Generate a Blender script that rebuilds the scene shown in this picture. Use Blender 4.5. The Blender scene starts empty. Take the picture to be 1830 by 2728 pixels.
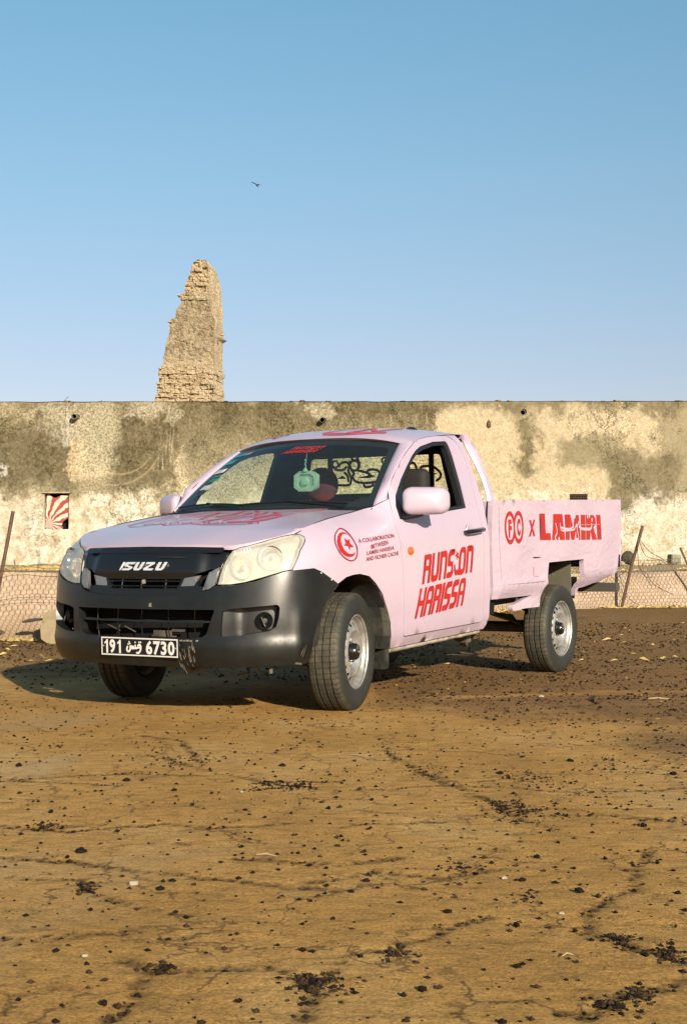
import bpy, bmesh, math, random
import numpy as np
from mathutils import Vector, Matrix, noise
from mathutils.geometry import delaunay_2d_cdt
random.seed(7); rng = np.random.default_rng(11)
D2R = math.radians
sc = bpy.context.scene
# ------------------------------------------------------------------ camera, sky, sun, exposure
cam = bpy.data.cameras.new('camera'); camo = bpy.data.objects.new('camera', cam)
sc.collection.objects.link(camo); sc.camera = camo
cam.sensor_fit = 'HORIZONTAL'; cam.sensor_width = 36; cam.lens = 36*3629/1830
cam.clip_start = .05; cam.clip_end = 3000
camo.location = (0, 0, .841); camo.rotation_euler = (D2R(90+2.08), 0, 0)
SUN_EL, SUN_AZ = 19.0, 22.0        # azimuth: degrees to the right of straight behind the camera
sd = Vector((math.sin(D2R(SUN_AZ))*math.cos(D2R(SUN_EL)), -math.cos(D2R(SUN_AZ))*math.cos(D2R(SUN_EL)), math.sin(D2R(SUN_EL))))
wld = bpy.data.worlds.new('World'); sc.world = wld; wld.use_nodes = True
wn = wld.node_tree.nodes; wl_ = wld.node_tree.links
sky = wn.new('ShaderNodeTexSky'); sky.sky_type = 'NISHITA'; sky.sun_disc = False
sky.sun_elevation = D2R(SUN_EL); sky.sun_rotation = math.atan2(sd.x, sd.y)
sky.air_density = 1.0; sky.dust_density = .6; sky.ozone_density = 2.0
wtc = wn.new('ShaderNodeTexCoord'); wsp = wn.new('ShaderNodeSeparateXYZ'); wl_.new(wtc.outputs['Generated'], wsp.inputs[0])
wr = wn.new('ShaderNodeValToRGB'); wr.color_ramp.elements[0].position = 0.0; wr.color_ramp.elements[0].color = (.86, .66, .73, 1)
wr.color_ramp.elements[1].position = .42; wr.color_ramp.elements[1].color = (.92, 1.22, 1.11, 1)
for p_, c_ in ((.14, (.98, .82, .82, 1)), (.27, (1.0, 1.05, .96, 1))): wr.color_ramp.elements.new(p_).color = c_
wl_.new(wsp.outputs[2], wr.inputs[0]); wm = wn.new('ShaderNodeMix'); wm.data_type = 'RGBA'; wm.blend_type = 'MULTIPLY'; wm.inputs[0].default_value = 1
wl_.new(sky.outputs[0], wm.inputs[6]); wl_.new(wr.outputs[0], wm.inputs[7]); wl_.new(wm.outputs[2], wn['Background'].inputs['Color'])
wn['Background'].inputs['Strength'].default_value = .071
sl = bpy.data.lights.new('sun', 'SUN'); slo = bpy.data.objects.new('sun', sl); sc.collection.objects.link(slo)
sl.energy = 4.9; sl.angle = D2R(.55); sl.color = (1.0, .87, .68)
slo.rotation_euler = sd.to_track_quat('Z', 'Y').to_euler(); slo.location = (3, -6, 8)
sc.view_settings.view_transform = 'Standard'; sc.view_settings.look = 'None'
sc.view_settings.gamma = 1; sc.view_settings.use_curve_mapping = False
sc.view_settings.exposure = .98
sc.cycles.max_bounces = 8; sc.cycles.transparent_max_bounces = 16
sc.cycles.caustics_reflective = False; sc.cycles.caustics_refractive = False
import math
# ---------- truck body surface: s runs round the nose (s=0 centre front) and back along the side ----------
CTRL=[(.900,0.0),(.896,.12),(.884,.26),(.862,.40),(.826,.53),(.775,.65),(.715,.745),(.645,.812),(.56,.853),(.45,.878),(.33,.887),(.20,.888)]
def _cr(p0,p1,p2,p3,t):
    return tuple(.5*((2*b)+(-a+c)*t+(2*a-5*b+4*c-d)*t*t+(-a+3*b-3*c+d)*t**3) for a,b,c,d in zip(p0,p1,p2,p3))
_P=[]
_c=[(CTRL[1][0],-CTRL[1][1])]+CTRL+[(.07,.888)]
for i in range(1,len(_c)-2):
    for k in range(8):
        _P.append(_cr(_c[i-1],_c[i],_c[i+1],_c[i+2],k/8))
_P.append(CTRL[-1])
_S=[0.0]
for i in range(1,len(_P)): _S.append(_S[-1]+math.dist(_P[i],_P[i-1]))
S20=_S[-1]           # arc length where the straight side begins (x=.20)
def sx(x): return S20+(.20-x)
def tab(t,v):
    if v<=t[0][0]: return t[0][1]
    for (a,b),(c,d) in zip(t,t[1:]):
        if v<=c:
            k=(v-a)/(c-a); return b+(d-b)*k
    return t[-1][1]
def smooth_tab(t,v):
    h=.02
    return .25*tab(t,v-h)+.5*tab(t,v)+.25*tab(t,v+h)
FX=[(.24,.07),(.30,.035),(.36,.006),(.44,0),(.56,0),(.64,.010),(.72,.022),(.80,.040),(.88,.068),(.95,.11),(1.02,.17),(1.12,.26)]
SO=[(.24,.10),(.29,.062),(.33,.032),(.37,.012),(.44,0),(.60,0),(.75,0),(.90,.006),(.98,.016),(1.05,.034),(1.10,.050),(1.2,.082),(1.3,.113),(1.4,.147),(1.5,.180),(1.57,.210),(1.62,.245),(1.66,.30)]
ZH=[(-.6,1.17),(-.45,1.15),(-.29,1.134),(-.17,1.118),(.11,1.085),(.30,1.052),(.50,1.010),(.62,.985),(.75,.95)]
def contour(s):
    a=abs(s)
    if a>=S20: return (.20-(a-S20),.888),(0.,1.)
    lo,hi=0,len(_S)-1
    while hi-lo>1:
        m=(lo+hi)//2
        if _S[m]<=a: lo=m
        else: hi=m
    k=(a-_S[lo])/(_S[hi]-_S[lo])
    p=tuple(_P[lo][i]+(_P[hi][i]-_P[lo][i])*k for i in (0,1))
    j0=max(0,lo-2);j1=min(len(_P)-1,hi+2)
    t=(_P[j1][0]-_P[j0][0],_P[j1][1]-_P[j0][1]);L=math.hypot(*t);t=(t[0]/L,t[1]/L)
    if j0==0 and lo<2: t=(t[0]*a/.1 if a<.1 else t[0],1)
    L=math.hypot(*t);t=(t[0]/L,t[1]/L)
    return p,(t[1],-t[0])   # normal pointing out
def wrap(s,z,out=0.0):
    (x,y),(nx,ny)=contour(s)
    f=smooth_tab(FX,z);o=smooth_tab(SO,z)
    w=nx*nx
    off=w*f+(1-w)*o
    if x>-.75:
        zh=tab(ZH,x);t=(z-(zh-.20))/.20
        if t>0:
            fade=min(1,max(0,(x+.55)/.2)); off+=(1-w)*.105*min(t,1.2)**2.4*fade
    # faint crease along the side
    px=x-nx*(off-out);py=y-ny*(off-out)
    return (px,py if s>=0 else -py,z)
def side(x,z,out=0.0): return wrap(sx(x),z,out)
# ---------- hood ----------
HZ=[(-.60,1.155),(-.45,1.150),(-.30,1.147),(-.10,1.128),(.11,1.103),(.30,1.074),(.50,1.040),(.62,1.010),(.70,.986),(.76,.965),(.80,.948)]
def hoodz(x,y):
    a=abs(y);z=smooth_tab(HZ,x)
    drop=.012*(a/.74)**2.2
    # raised centre with a soft crease running back
    cx=.40+.12*max(0,(.5-x))
    t=(a-cx)/.09
    z+=.012*(.5-.5*math.tanh(t))-.006
    fr=max(0,(x-.45)/.35)
    drop+=.020*fr*(a/.6)**3
    return z-drop
def wind(u,v,out=0.0):
    # windshield u -1..1 across, v 0 bottom..1 top
    yb,yt=.742,.618
    y=(yb+(yt-yb)*v)*u
    xb=-.392+.13*(1-u*u);xt=-.967+.075*(1-u*u)
    zb=1.150+.004*(1-u*u);zt=1.548+.05*(1-u*u)
    x=xb+(xt-xb)*v;z=zb+(zt-zb)*v+.02*math.sin(math.pi*v)
    return (x+out*.6,y,z+out*.8)
# ------------------------------------------------------------------ helpers
COL = sc.collection
def node_mat(name):
    m = bpy.data.materials.new(name); m.use_nodes = True
    return m, m.node_tree.nodes, m.node_tree.links, m.node_tree.nodes['Principled BSDF']
def ramp(n, stops, interp='LINEAR'):
    r = n.new('ShaderNodeValToRGB'); e = r.color_ramp.elements; r.color_ramp.interpolation = interp
    while len(e) > 1: e.remove(e[-1])
    e[0].position, e[0].color = stops[0][0], (*stops[0][1], 1)
    for p, c in stops[1:]:
        q = e.new(p); q.color = (*c, 1)
    return r
def noise_tex(n, l, scale, detail=6, rough=.6, coord='Object', vec=None, mapscale=None, dist=0):
    t = n.new('ShaderNodeTexNoise'); t.inputs['Scale'].default_value = scale
    t.inputs['Detail'].default_value = detail; t.inputs['Roughness'].default_value = rough; t.inputs['Distortion'].default_value = dist
    if vec is None:
        c = n.new('ShaderNodeTexCoord'); vec = c.outputs[coord]
    if mapscale:
        mp = n.new('ShaderNodeMapping'); mp.inputs['Scale'].default_value = mapscale
        l.new(vec, mp.inputs[0]); vec = mp.outputs[0]
    l.new(vec, t.inputs['Vector']); return t
def mix(n, l, fac, a, b, blend='MIX'):
    m = n.new('ShaderNodeMix'); m.data_type = 'RGBA'; m.blend_type = blend
    for sock, v in ((m.inputs[0], fac), (m.inputs[6], a), (m.inputs[7], b)):
        if isinstance(v, bpy.types.NodeSocket): l.new(v, sock)
        elif isinstance(v, (int, float)): sock.default_value = v
        else: sock.default_value = (*v, 1)
    return m.outputs[2]
def mathn(n, l, op, a, b=0, c=None, clamp=False):
    m = n.new('ShaderNodeMath'); m.operation = op; m.use_clamp = clamp
    for s, v in zip(m.inputs, (a, b, c)):
        if v is None: continue
        if isinstance(v, bpy.types.NodeSocket): l.new(v, s)
        else: s.default_value = v
    return m.outputs[0]
def bump(n, l, b, h, strength=.3, dist=.01):
    bp = n.new('ShaderNodeBump'); bp.inputs['Strength'].default_value = strength; bp.inputs['Distance'].default_value = dist
    l.new(h, bp.inputs['Height']); l.new(bp.outputs[0], b.inputs['Normal']); return bp
def simple(name, col, rough=.5, metal=0, var=.0, vscale=6, bmp=0, bscale=200, coat=0, spec=.5, dirt=None, dirt_amt=.5, dirt_scale=3):
    m, n, l, b = node_mat(name)
    b.inputs['Roughness'].default_value = rough; b.inputs['Metallic'].default_value = metal
    b.inputs['Base Color'].default_value = (*col, 1); b.inputs['Coat Weight'].default_value = coat
    b.inputs['Specular IOR Level'].default_value = spec
    c = None
    if var:
        t = noise_tex(n, l, vscale)
        r = ramp(n, [(.3, tuple(x*(1-var) for x in col)), (.7, tuple(min(1, x*(1+var)) for x in col))]); l.new(t.outputs[0], r.inputs[0]); c = r.outputs[0]
    if dirt:
        t = noise_tex(n, l, dirt_scale, 8, .7); r = ramp(n, [(.45, (0,)*3), (.72, (dirt_amt,)*3)]); l.new(t.outputs[0], r.inputs[0])
        c = mix(n, l, r.outputs[0], c if c else col, dirt)
    if c: l.new(c, b.inputs['Base Color'])
    if bmp:
        t = noise_tex(n, l, bscale, 3); bump(n, l, b, t.outputs[0], bmp, .003)
    return m
def mesh_obj(name, verts, faces, mat=None, parent=None, smooth=False, mats=None, fm=None):
    me = bpy.data.meshes.new(name); me.from_pydata([tuple(v) for v in verts], [], faces)
    for m in (mats or ([mat] if mat else [])): me.materials.append(m)
    if fm: me.polygons.foreach_set('material_index', fm)
    if smooth: me.polygons.foreach_set('use_smooth', [True]*len(me.polygons))
    me.update()
    o = bpy.data.objects.new(name, me); COL.objects.link(o)
    if parent: o.parent = parent
    return o
def sharp(o, deg=35):
    me = o.data; bm = bmesh.new(); bm.from_mesh(me)
    bmesh.ops.recalc_face_normals(bm, faces=bm.faces)
    a = D2R(deg)
    for e in bm.edges: e.smooth = len(e.link_faces) == 2 and e.calc_face_angle(0) < a
    for f in bm.faces: f.smooth = True
    bm.to_mesh(me); bm.free(); return o
def empty(name, loc=(0,0,0), rz=0, parent=None):
    o = bpy.data.objects.new(name, None); COL.objects.link(o); o.location = loc; o.rotation_euler = (0,0,rz)
    o.empty_display_size = .1
    if parent: o.parent = parent
    return o
def tag(o, label, cat, group=None):
    o['label'] = label; o['category'] = cat
    if group: o['group'] = group
    return o
def kind(o, k): o['kind'] = k; return o
class MB:
    def __init__(s): s.v = []; s.f = []
    def add(s, v, f):
        b = len(s.v); s.v += [tuple(p) for p in v]; s.f += [tuple(i+b for i in g) for g in f]
    def box(s, c, d, M=None):
        x, y, z = (k/2 for k in d)
        v = [Vector((sx*x, sy*y, sz*z)) for sx in (-1,1) for sy in (-1,1) for sz in (-1,1)]
        if M is not None: v = [M @ p for p in v]
        s.add([p+Vector(c) for p in v], [(0,1,3,2),(4,6,7,5),(0,4,5,1),(2,3,7,6),(0,2,6,4),(1,5,7,3)])
    def tube(s, pts, r, n=8, cap=True, flat=1.0, up=(0,0,1)):
        pts = [Vector(p) for p in pts]; rings = []
        for i, p in enumerate(pts):
            t = (pts[min(i+1, len(pts)-1)]-pts[max(i-1, 0)]).normalized()
            a = Vector(up).cross(t)
            if a.length < 1e-3: a = Vector((1,0,0)).cross(t)
            a.normalize(); b = t.cross(a)
            rr = r[i] if isinstance(r, (list, tuple)) else r
            rings.append([p+a*rr*math.cos(2*math.pi*k/n)+b*rr*flat*math.sin(2*math.pi*k/n) for k in range(n)])
        v = [q for g in rings for q in g]; f = []
        for i in range(len(pts)-1):
            for k in range(n):
                f.append((i*n+k, i*n+(k+1)%n, (i+1)*n+(k+1)%n, (i+1)*n+k))
        if cap: f += [tuple(range(n))[::-1], tuple((len(pts)-1)*n+k for k in range(n))]
        s.add(v, f)
    def lathe(s, prof, axis_o=(0,0,0), n=32, M=None, close=False):
        """prof: (radius, height along local z)"""
        v = []; f = []
        for k in range(n):
            a = 2*math.pi*k/n
            for r, h in prof: v.append(Vector((r*math.cos(a), r*math.sin(a), h)))
        m = len(prof)
        for k in range(n):
            for i in range(m-1): f.append((k*m+i, ((k+1)%n)*m+i, ((k+1)%n)*m+i+1, k*m+i+1))
            if close: f.append((k*m+m-1, ((k+1)%n)*m+m-1, ((k+1)%n)*m, k*m))
        if M is not None: v = [M @ p for p in v]
        s.add([p+Vector(axis_o) for p in v], f)
    def build(s, name, mat, parent=None, fn=None, smooth=None, ang=35):
        v = [fn(p) for p in s.v] if fn else s.v
        o = mesh_obj(name, v, s.f, mat, parent)
        if smooth is None: sharp(o, ang)
        return o
def tone_down(k):
    """base colours of non-metals times k, darkened so shadows render deeper"""
    for m in bpy.data.materials:
        if not m.use_nodes: continue
        n = m.node_tree.nodes; l = m.node_tree.links; b = n.get('Principled BSDF')
        if b is None or b.inputs['Metallic'].default_value > .4: continue
        s = b.inputs['Base Color']
        if s.is_linked:
            src = s.links[0].from_socket; l.new(mix(n, l, 1.0, src, (k, k, k), 'MULTIPLY'), s)
        else:
            c = s.default_value; s.default_value = (c[0]*k, c[1]*k, c[2]*k, 1)
def in_poly(x, y, P):
    c = False; j = len(P)-1
    for i in range(len(P)):
        xi, yi = P[i]; xj, yj = P[j]
        if (yi > y) != (yj > y) and x < (xj-xi)*(y-yi)/(yj-yi)+xi: c = not c
        j = i
    return c
def resample(P, h, closed=True):
    out = []
    for i in range(len(P) if closed else len(P)-1):
        a = P[i]; b = P[(i+1) % len(P)]; L = math.dist(a, b); k = max(1, int(math.ceil(L/h)))
        out += [(a[0]+(b[0]-a[0])*j/k, a[1]+(b[1]-a[1])*j/k) for j in range(k)]
    if not closed: out.append(P[-1])
    return out
def rounded(P, r, n=4):
    """round the corners of a closed polygon; r a number or one per corner"""
    out = []; N = len(P)
    for i in range(N):
        a, b, c = Vector(P[i-1]), Vector(P[i]), Vector(P[(i+1) % N])
        rr = r[i] if isinstance(r, (list, tuple)) else r
        d1 = (a-b); d2 = (c-b); q = min(rr, d1.length*.49, d2.length*.49)
        if q < 1e-5: out.append(tuple(b)); continue
        p0 = b+d1.normalized()*q; p2 = b+d2.normalized()*q
        for k in range(n+1):
            t = k/n; out.append(tuple(p0*(1-t)**2+b*2*t*(1-t)+p2*t*t))
    return out
def spline(P, k=6, closed=False):
    out = []; N = len(P)
    rngi = range(N if closed else N-1)
    for i in rngi:
        g = lambda j: P[j % N] if closed else P[max(0, min(N-1, j))]
        for s in range(k): out.append(_cr(g(i-1), g(i), g(i+1), g(i+2), s/k))
    if not closed: out.append(tuple(P[-1]))
    return out
def tri2d(outers, holes=(), h=.05):
    """triangulate the union of outers minus holes, with inner grid points every h"""
    V = []; E = []
    for P in list(outers)+list(holes):
        Q = resample(P, h); b = len(V); V += Q; E += [(b+i, b+(i+1) % len(Q)) for i in range(len(Q))]
    xs = [p[0] for p in V]; ys = [p[1] for p in V]
    def inside(x, y): return any(in_poly(x, y, P) for P in outers) and not any(in_poly(x, y, P) for P in holes)
    arr = np.array(V); x = min(xs)+h*.5; row = 0
    pts = []
    while x < max(xs):
        y = min(ys)+h*(.5 if row % 2 else .25)
        while y < max(ys):
            if inside(x, y) and ((arr[:, 0]-x)**2+(arr[:, 1]-y)**2).min() > (h*.45)**2: pts.append((x, y))
            y += h
        x += h*.87; row += 1
    vs, es, fs, *_ = delaunay_2d_cdt([Vector(p) for p in V+pts], E, [], 0, 1e-5)
    tris = [tuple(f) for f in fs if inside(sum(vs[i].x for i in f)/3, sum(vs[i].y for i in f)/3)]
    return [(v.x, v.y) for v in vs], tris
RK = D2R(2.3)
def rake(p):
    x, y, z = p; zz = z-.33
    return (x*math.cos(RK)+zz*math.sin(RK), y, .33+zz*math.cos(RK)-x*math.sin(RK))
def panel(name, outers, fn, mat, parent, holes=(), h=.05, thick=.012, out=0.0, mirror=False, flip=False, rk=True, rim=True, back=False):
    """sheet cut from 2D outlines and laid on the surface fn(a,b,out) with a turned-in rim"""
    V2, T = tri2d(outers, holes, h)
    used = sorted({i for t in T for i in t}); mp = {i: k for k, i in enumerate(used)}
    T = [tuple(mp[i] for i in t) for t in T]; P2 = [V2[i] for i in used]
    sgn = -1 if mirror else 1
    def pos(a, b, o):
        x, y, z = fn(a, b, o); p = (x, y*sgn, z); return rake(p) if rk else p
    V = [pos(a, b, out) for a, b in P2]; F = list(T)
    if mirror != flip: F = [t[::-1] for t in F]
    if rim and thick:
        cnt = {}
        for t in T:
            for i in range(3):
                e = (t[i], t[(i+1) % 3]); cnt[tuple(sorted(e))] = cnt.get(tuple(sorted(e)), 0)+1
        bnd = [e for t in T for e in ((t[0], t[1]), (t[1], t[2]), (t[2], t[0])) if cnt[tuple(sorted(e))] == 1]
        d = {}
        for e in bnd:
            for i in e:
                if i not in d:
                    d[i] = (len(V), len(V)+1)
                    V.append(V[i]); V.append(pos(*P2[i], out-thick))
        for a, b in bnd:
            q = (d[a][0], d[b][0], d[b][1], d[a][1])
            F.append(q[::-1] if (mirror == flip) else q)
    if back:
        n0 = len(V); V += [pos(a, b, out-thick) for a, b in P2]
        F += [tuple(i+n0 for i in t)[::-1] for t in (T if mirror == flip else [t[::-1] for t in T])]
    return mesh_obj(name, V, F, mat, parent, smooth=True)
def stroke2d(P, w, closed=False):
    """outline polygon(s) of a polyline of width w (one quad per segment plus round joints)"""
    out = []
    N = len(P)
    for i in range(N if closed else N-1):
        a = Vector(P[i]); b = Vector(P[(i+1) % N]); d = (b-a)
        if d.length < 1e-6: continue
        d.normalize(); nn = Vector((-d.y, d.x))*w/2
        out.append([tuple(a+nn), tuple(b+nn), tuple(b-nn), tuple(a-nn)])
    for p in (P if closed else P):
        out.append([(p[0]+w/2*math.cos(t*math.pi/4+.2), p[1]+w/2*math.sin(t*math.pi/4+.2)) for t in range(8)])
    return out
def decal(name, outers, fn, mat, parent, holes=(), h=.05, out=.0025, **k):
    return panel(name, outers, fn, mat, parent, holes=holes, h=h, out=out, rim=False, **k)
def font_polys(text, size=1.0, offset=0.0, space=1.0):
    """glyph outlines of Blender's built-in font as meshes -> (verts2d, faces)"""
    cu = bpy.data.curves.new('t', 'FONT'); cu.body = text; cu.size = size; cu.offset = offset; cu.space_character = space
    cu.fill_mode = 'BOTH'; cu.dimensions = '2D'; cu.resolution_u = 3
    o = bpy.data.objects.new('t', cu); COL.objects.link(o); dg = bpy.context.evaluated_depsgraph_get(); dg.update()
    me = bpy.data.meshes.new_from_object(o.evaluated_get(dg))
    V = [(v.co.x, v.co.y) for v in me.vertices]; F = [tuple(p.vertices) for p in me.polygons]
    bpy.data.objects.remove(o); bpy.data.curves.remove(cu); bpy.data.meshes.remove(me)
    return V, F
def text_on(name, text, fn, mat, parent, fit, h, out=.0025, offset=0.0, mirror=False, slant=0, align='C', space=1.0, slope=0.0):
    """text scaled to width 'fit'=(x0,x1) and height h; fn maps (u,v) of the fitted plane"""
    V, F = font_polys(text, 1.0, offset, space)
    a = min(v[0] for v in V); b = max(v[0] for v in V); c = min(v[1] for v in V); d = max(v[1] for v in V)
    W = fit[1]-fit[0]
    P = []
    for x, y in V:
        u = (x-a)/(b-a); w = (y-c)/(d-c)
        q = fn(fit[0]+W*u+slant*w, h[0]+(h[1]-h[0])*w+slope*u, out); P.append(rake((q[0], -q[1] if mirror else q[1], q[2])))
    return mesh_obj(name, P, F, mat, parent)
# ------------------------------------------------------------------ materials of the truck
def paint(name, col, rough, coat, wr=0.0, dirtz=True):
    m, n, l, b = node_mat(name)
    b.inputs['Roughness'].default_value = rough; b.inputs['Coat Weight'].default_value = coat; b.inputs['Coat Roughness'].default_value = .12
    t = noise_tex(n, l, 1.6, 4); r = ramp(n, [(.3, tuple(c*.96 for c in col)), (.7, tuple(min(1, c*1.03) for c in col))]); l.new(t.outputs[0], r.inputs[0])
    c = r.outputs[0]
    t2 = noise_tex(n, l, 7, 9, .75); tc = n.new('ShaderNodeTexCoord'); sp = n.new('ShaderNodeSeparateXYZ'); l.new(tc.outputs['Object'], sp.inputs[0])
    low = mathn(n, l, 'MULTIPLY_ADD', sp.outputs[2], -2.2, 1.45, clamp=True)       # road dust sits low on the panels
    r2 = ramp(n, [(.42, (0,)*3), (.8, (.55,)*3)]); l.new(t2.outputs[0], r2.inputs[0])
    f = mathn(n, l, 'MULTIPLY', r2.outputs[0], mathn(n, l, 'MULTIPLY_ADD', low, .85, .12)) if dirtz else 0.0
    c = mix(n, l, f, c, (.42, .30, .22)); l.new(c, b.inputs['Base Color'])
    rr = mathn(n, l, 'MULTIPLY_ADD', t2.outputs[0], .18, rough-.09); l.new(rr, b.inputs['Roughness'])
    if wr:
        w = noise_tex(n, l, 3.2, 3, .55, mapscale=(1, 1, 2.6), dist=.6); w2 = noise_tex(n, l, 18, 4)
        h = mathn(n, l, 'MULTIPLY_ADD', w2.outputs[0], .12, w.outputs[0]); bump(n, l, b, h, wr, .05)
    else:
        w = noise_tex(n, l, 2.3, 2, .5); bump(n, l, b, w.outputs[0], .05, .05)
    return m
M = {}
PINK = (.62, .495, .625)
M['pink'] = paint('pink_paint', PINK, .34, .5)
M['vinyl'] = paint('pink_vinyl', (.61, .485, .605), .52, .0, .30)
M['red'] = simple('red_vinyl', (.50, .012, .010), .5, var=.12, vscale=9)
M['darkred'] = simple('dark_red_vinyl', (.36, .015, .03), .5)
M['maroon'] = simple('maroon_vinyl', (.30, .014, .03), .6)
M['fade'] = simple('faded_red_print', (.60, .085, .13), .45, var=.25, vscale=14)
M['faded'] = simple('pale_red_print', (.66, .22, .28), .45, var=.2, vscale=14)
def plastic():
    m, n, l, b = node_mat('black_bumper_plastic')
    t = noise_tex(n, l, 5, 8, .7); r = ramp(n, [(.35, (.005, .007, .008)), (.7, (.014, .016, .016))]); l.new(t.outputs[0], r.inputs[0])
    tc = n.new('ShaderNodeTexCoord'); sp = n.new('ShaderNodeSeparateXYZ'); l.new(tc.outputs['Object'], sp.inputs[0])
    low = mathn(n, l, 'MULTIPLY_ADD', sp.outputs[2], -3.5, 1.75, clamp=True)
    d = noise_tex(n, l, 9, 9, .8); r3 = ramp(n, [(.5, (0,)*3), (.8, (.6,)*3)]); l.new(d.outputs[0], r3.inputs[0])
    f = mathn(n, l, 'MULTIPLY', r3.outputs[0], mathn(n, l, 'MULTIPLY_ADD', low, .6, .06))
    l.new(mix(n, l, f, r.outputs[0], (.09, .07, .045)), b.inputs['Base Color'])
    b.inputs['Roughness'].default_value = .4; l.new(mathn(n, l, 'MULTIPLY_ADD', t.outputs[0], .20, .27), b.inputs['Roughness'])
    g = noise_tex(n, l, 420, 2); bump(n, l, b, g.outputs[0], .25, .001)
    return m
M['plastic'] = plastic()
M['gloss'] = simple('gloss_black_plastic', (.010, .011, .012), .18, coat=.3)
M['grilleplastic'] = simple('black_grille_plastic', (.009, .010, .012), .33)
M['satin'] = simple('satin_grey_plastic', (.26, .26, .26), .30, metal=.7, dirt=(.12, .10, .08), dirt_amt=.5)
M['dark'] = simple('dark_underbody', (.008, .008, .008), .85, spec=.2)
M['rubber'] = simple('window_rubber', (.010, .010, .011), .5)
M['muddy'] = simple('muddy_plastic', (.016, .016, .014), .75, dirt=(.12, .10, .065), dirt_amt=.7, dirt_scale=7)
M['chrome'] = simple('chrome', (.75, .77, .80), .12, metal=1)
M['letter'] = simple('brushed_chrome', (.78, .78, .78), .3, metal=.55)
M['steel'] = simple('silver_wheel_steel', (.36, .36, .35), .45, metal=.6, var=.12, vscale=20, dirt=(.16, .12, .08), dirt_amt=.85, dirt_scale=12)
M['underbody'] = simple('dusty_chassis_metal', (.055, .055, .048), .7, dirt=(.26, .22, .15), dirt_amt=.8, dirt_scale=5)
M['sill'] = simple('worn_white_sill', (.55, .50, .42), .6, dirt=(.10, .07, .04), dirt_amt=.9, dirt_scale=14)
M['bolt'] = simple('bare_bolt_metal', (.6, .58, .52), .35, metal=.8)
M['white'] = simple('white_print', (.80, .80, .78), .5)
M['plate'] = simple('plate_black', (.008, .008, .008), .45)
M['orange'] = simple('orange_lens', (.75, .16, .02), .25, coat=.6)
M['interior'] = simple('interior_plastic', (.018, .022, .022), .7)
M['liner'] = simple('headliner', (.03, .035, .033), .9)
M['seat'] = simple('black_seat_cloth', (.012, .012, .013), .8, bmp=.3)
M['seatred'] = simple('red_seat_cloth', (.28, .018, .02), .8, var=.5, vscale=30)
M['tan'] = simple('brown_seat_cover', (.30, .12, .05), .8)
def rubber():
    m, n, l, b = node_mat('tyre_rubber')
    t = noise_tex(n, l, 10, 9, .75); r = ramp(n, [(.3, (.026, .026, .020)), (.5, (.055, .050, .034)), (.72, (.13, .110, .070))]); l.new(t.outputs[0], r.inputs[0])
    r2 = ramp(n, [(.35, (.010, .013, .012)), (.6, (.026, .027, .022)), (.8, (.06, .055, .04))]); l.new(t.outputs[0], r2.inputs[0])
    tc = n.new('ShaderNodeTexCoord'); sp = n.new('ShaderNodeSeparateXYZ'); l.new(tc.outputs['Object'], sp.inputs[0])
    k = mathn(n, l, 'MULTIPLY_ADD', mathn(n, l, 'ABSOLUTE', sp.outputs[1]), 60.0, -4.7, clamp=True)
    an = mathn(n, l, 'ARCTAN2', sp.outputs[0], sp.outputs[2]); wig = mathn(n, l, 'MULTIPLY', sp.outputs[1], 14.0)
    sn = mathn(n, l, 'SINE', mathn(n, l, 'ADD', mathn(n, l, 'MULTIPLY', an, 64.0), wig)); sl_ = mathn(n, l, 'MULTIPLY_ADD', sn, 5.0, -3.9, clamp=True)
    sl_ = mathn(n, l, 'MULTIPLY', sl_, mathn(n, l, 'SUBTRACT', 1.0, k))
    l.new(mix(n, l, mathn(n, l, 'MULTIPLY', sl_, .8), mix(n, l, k, r.outputs[0], r2.outputs[0]), (.008, .008, .007)), b.inputs['Base Color']); b.inputs['Roughness'].default_value = .72
    t2 = noise_tex(n, l, 90, 4); bump(n, l, b, t2.outputs[0], .35, .003); return m
M['tyre'] = rubber()
def glass(name, tint, refl=.07, body=0.0, bodycol=(.5, .5, .5)):
    m = bpy.data.materials.new(name); m.use_nodes = True; n = m.node_tree.nodes; l = m.node_tree.links
    n.remove(n['Principled BSDF']); out = n['Material Output']
    tr = n.new('ShaderNodeBsdfTransparent'); tr.inputs[0].default_value = (*tint, 1)
    gl = n.new('ShaderNodeBsdfGlossy'); gl.inputs['Roughness'].default_value = .16 if body > .4 else .02
    fr = n.new('ShaderNodeFresnel'); ge = n.new('ShaderNodeNewGeometry'); l.new(mathn(n, l, 'MULTIPLY_ADD', ge.outputs['Backfacing'], -.935, 1.56), fr.inputs['IOR'])
    ms = n.new('ShaderNodeMixShader'); l.new(fr.outputs[0], ms.inputs[0]); l.new(tr.outputs[0], ms.inputs[1]); l.new(gl.outputs[0], ms.inputs[2])
    res = ms.outputs[0]
    if body:
        df = n.new('ShaderNodeBsdfDiffuse'); df.inputs[0].default_value = (*bodycol, 1)
        t = noise_tex(n, l, 9, 8, .7); k = mathn(n, l, 'MULTIPLY_ADD', t.outputs[0], body*1.4, body*.3, clamp=True)
        m2 = n.new('ShaderNodeMixShader'); l.new(k, m2.inputs[0]); l.new(tr.outputs[0], m2.inputs[1]); l.new(df.outputs[0], m2.inputs[2])
        l.new(m2.outputs[0], ms.inputs[1])
    l.new(res, out.inputs[0]); return m
M['glass'] = glass('green_tinted_glass', (.78, .92, .88), body=.02, bodycol=(.4, .45, .42))
M['lens'] = glass('clouded_headlight_lens', (.93, .90, .80), body=.42, bodycol=(.58, .57, .51))
M['reflector'] = simple('headlight_reflector', (.88, .85, .76), .3, metal=.6)
M['crystal'] = glass('crystal_glass', (.80, .95, .90), body=.38, bodycol=(.42, .55, .45))

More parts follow.
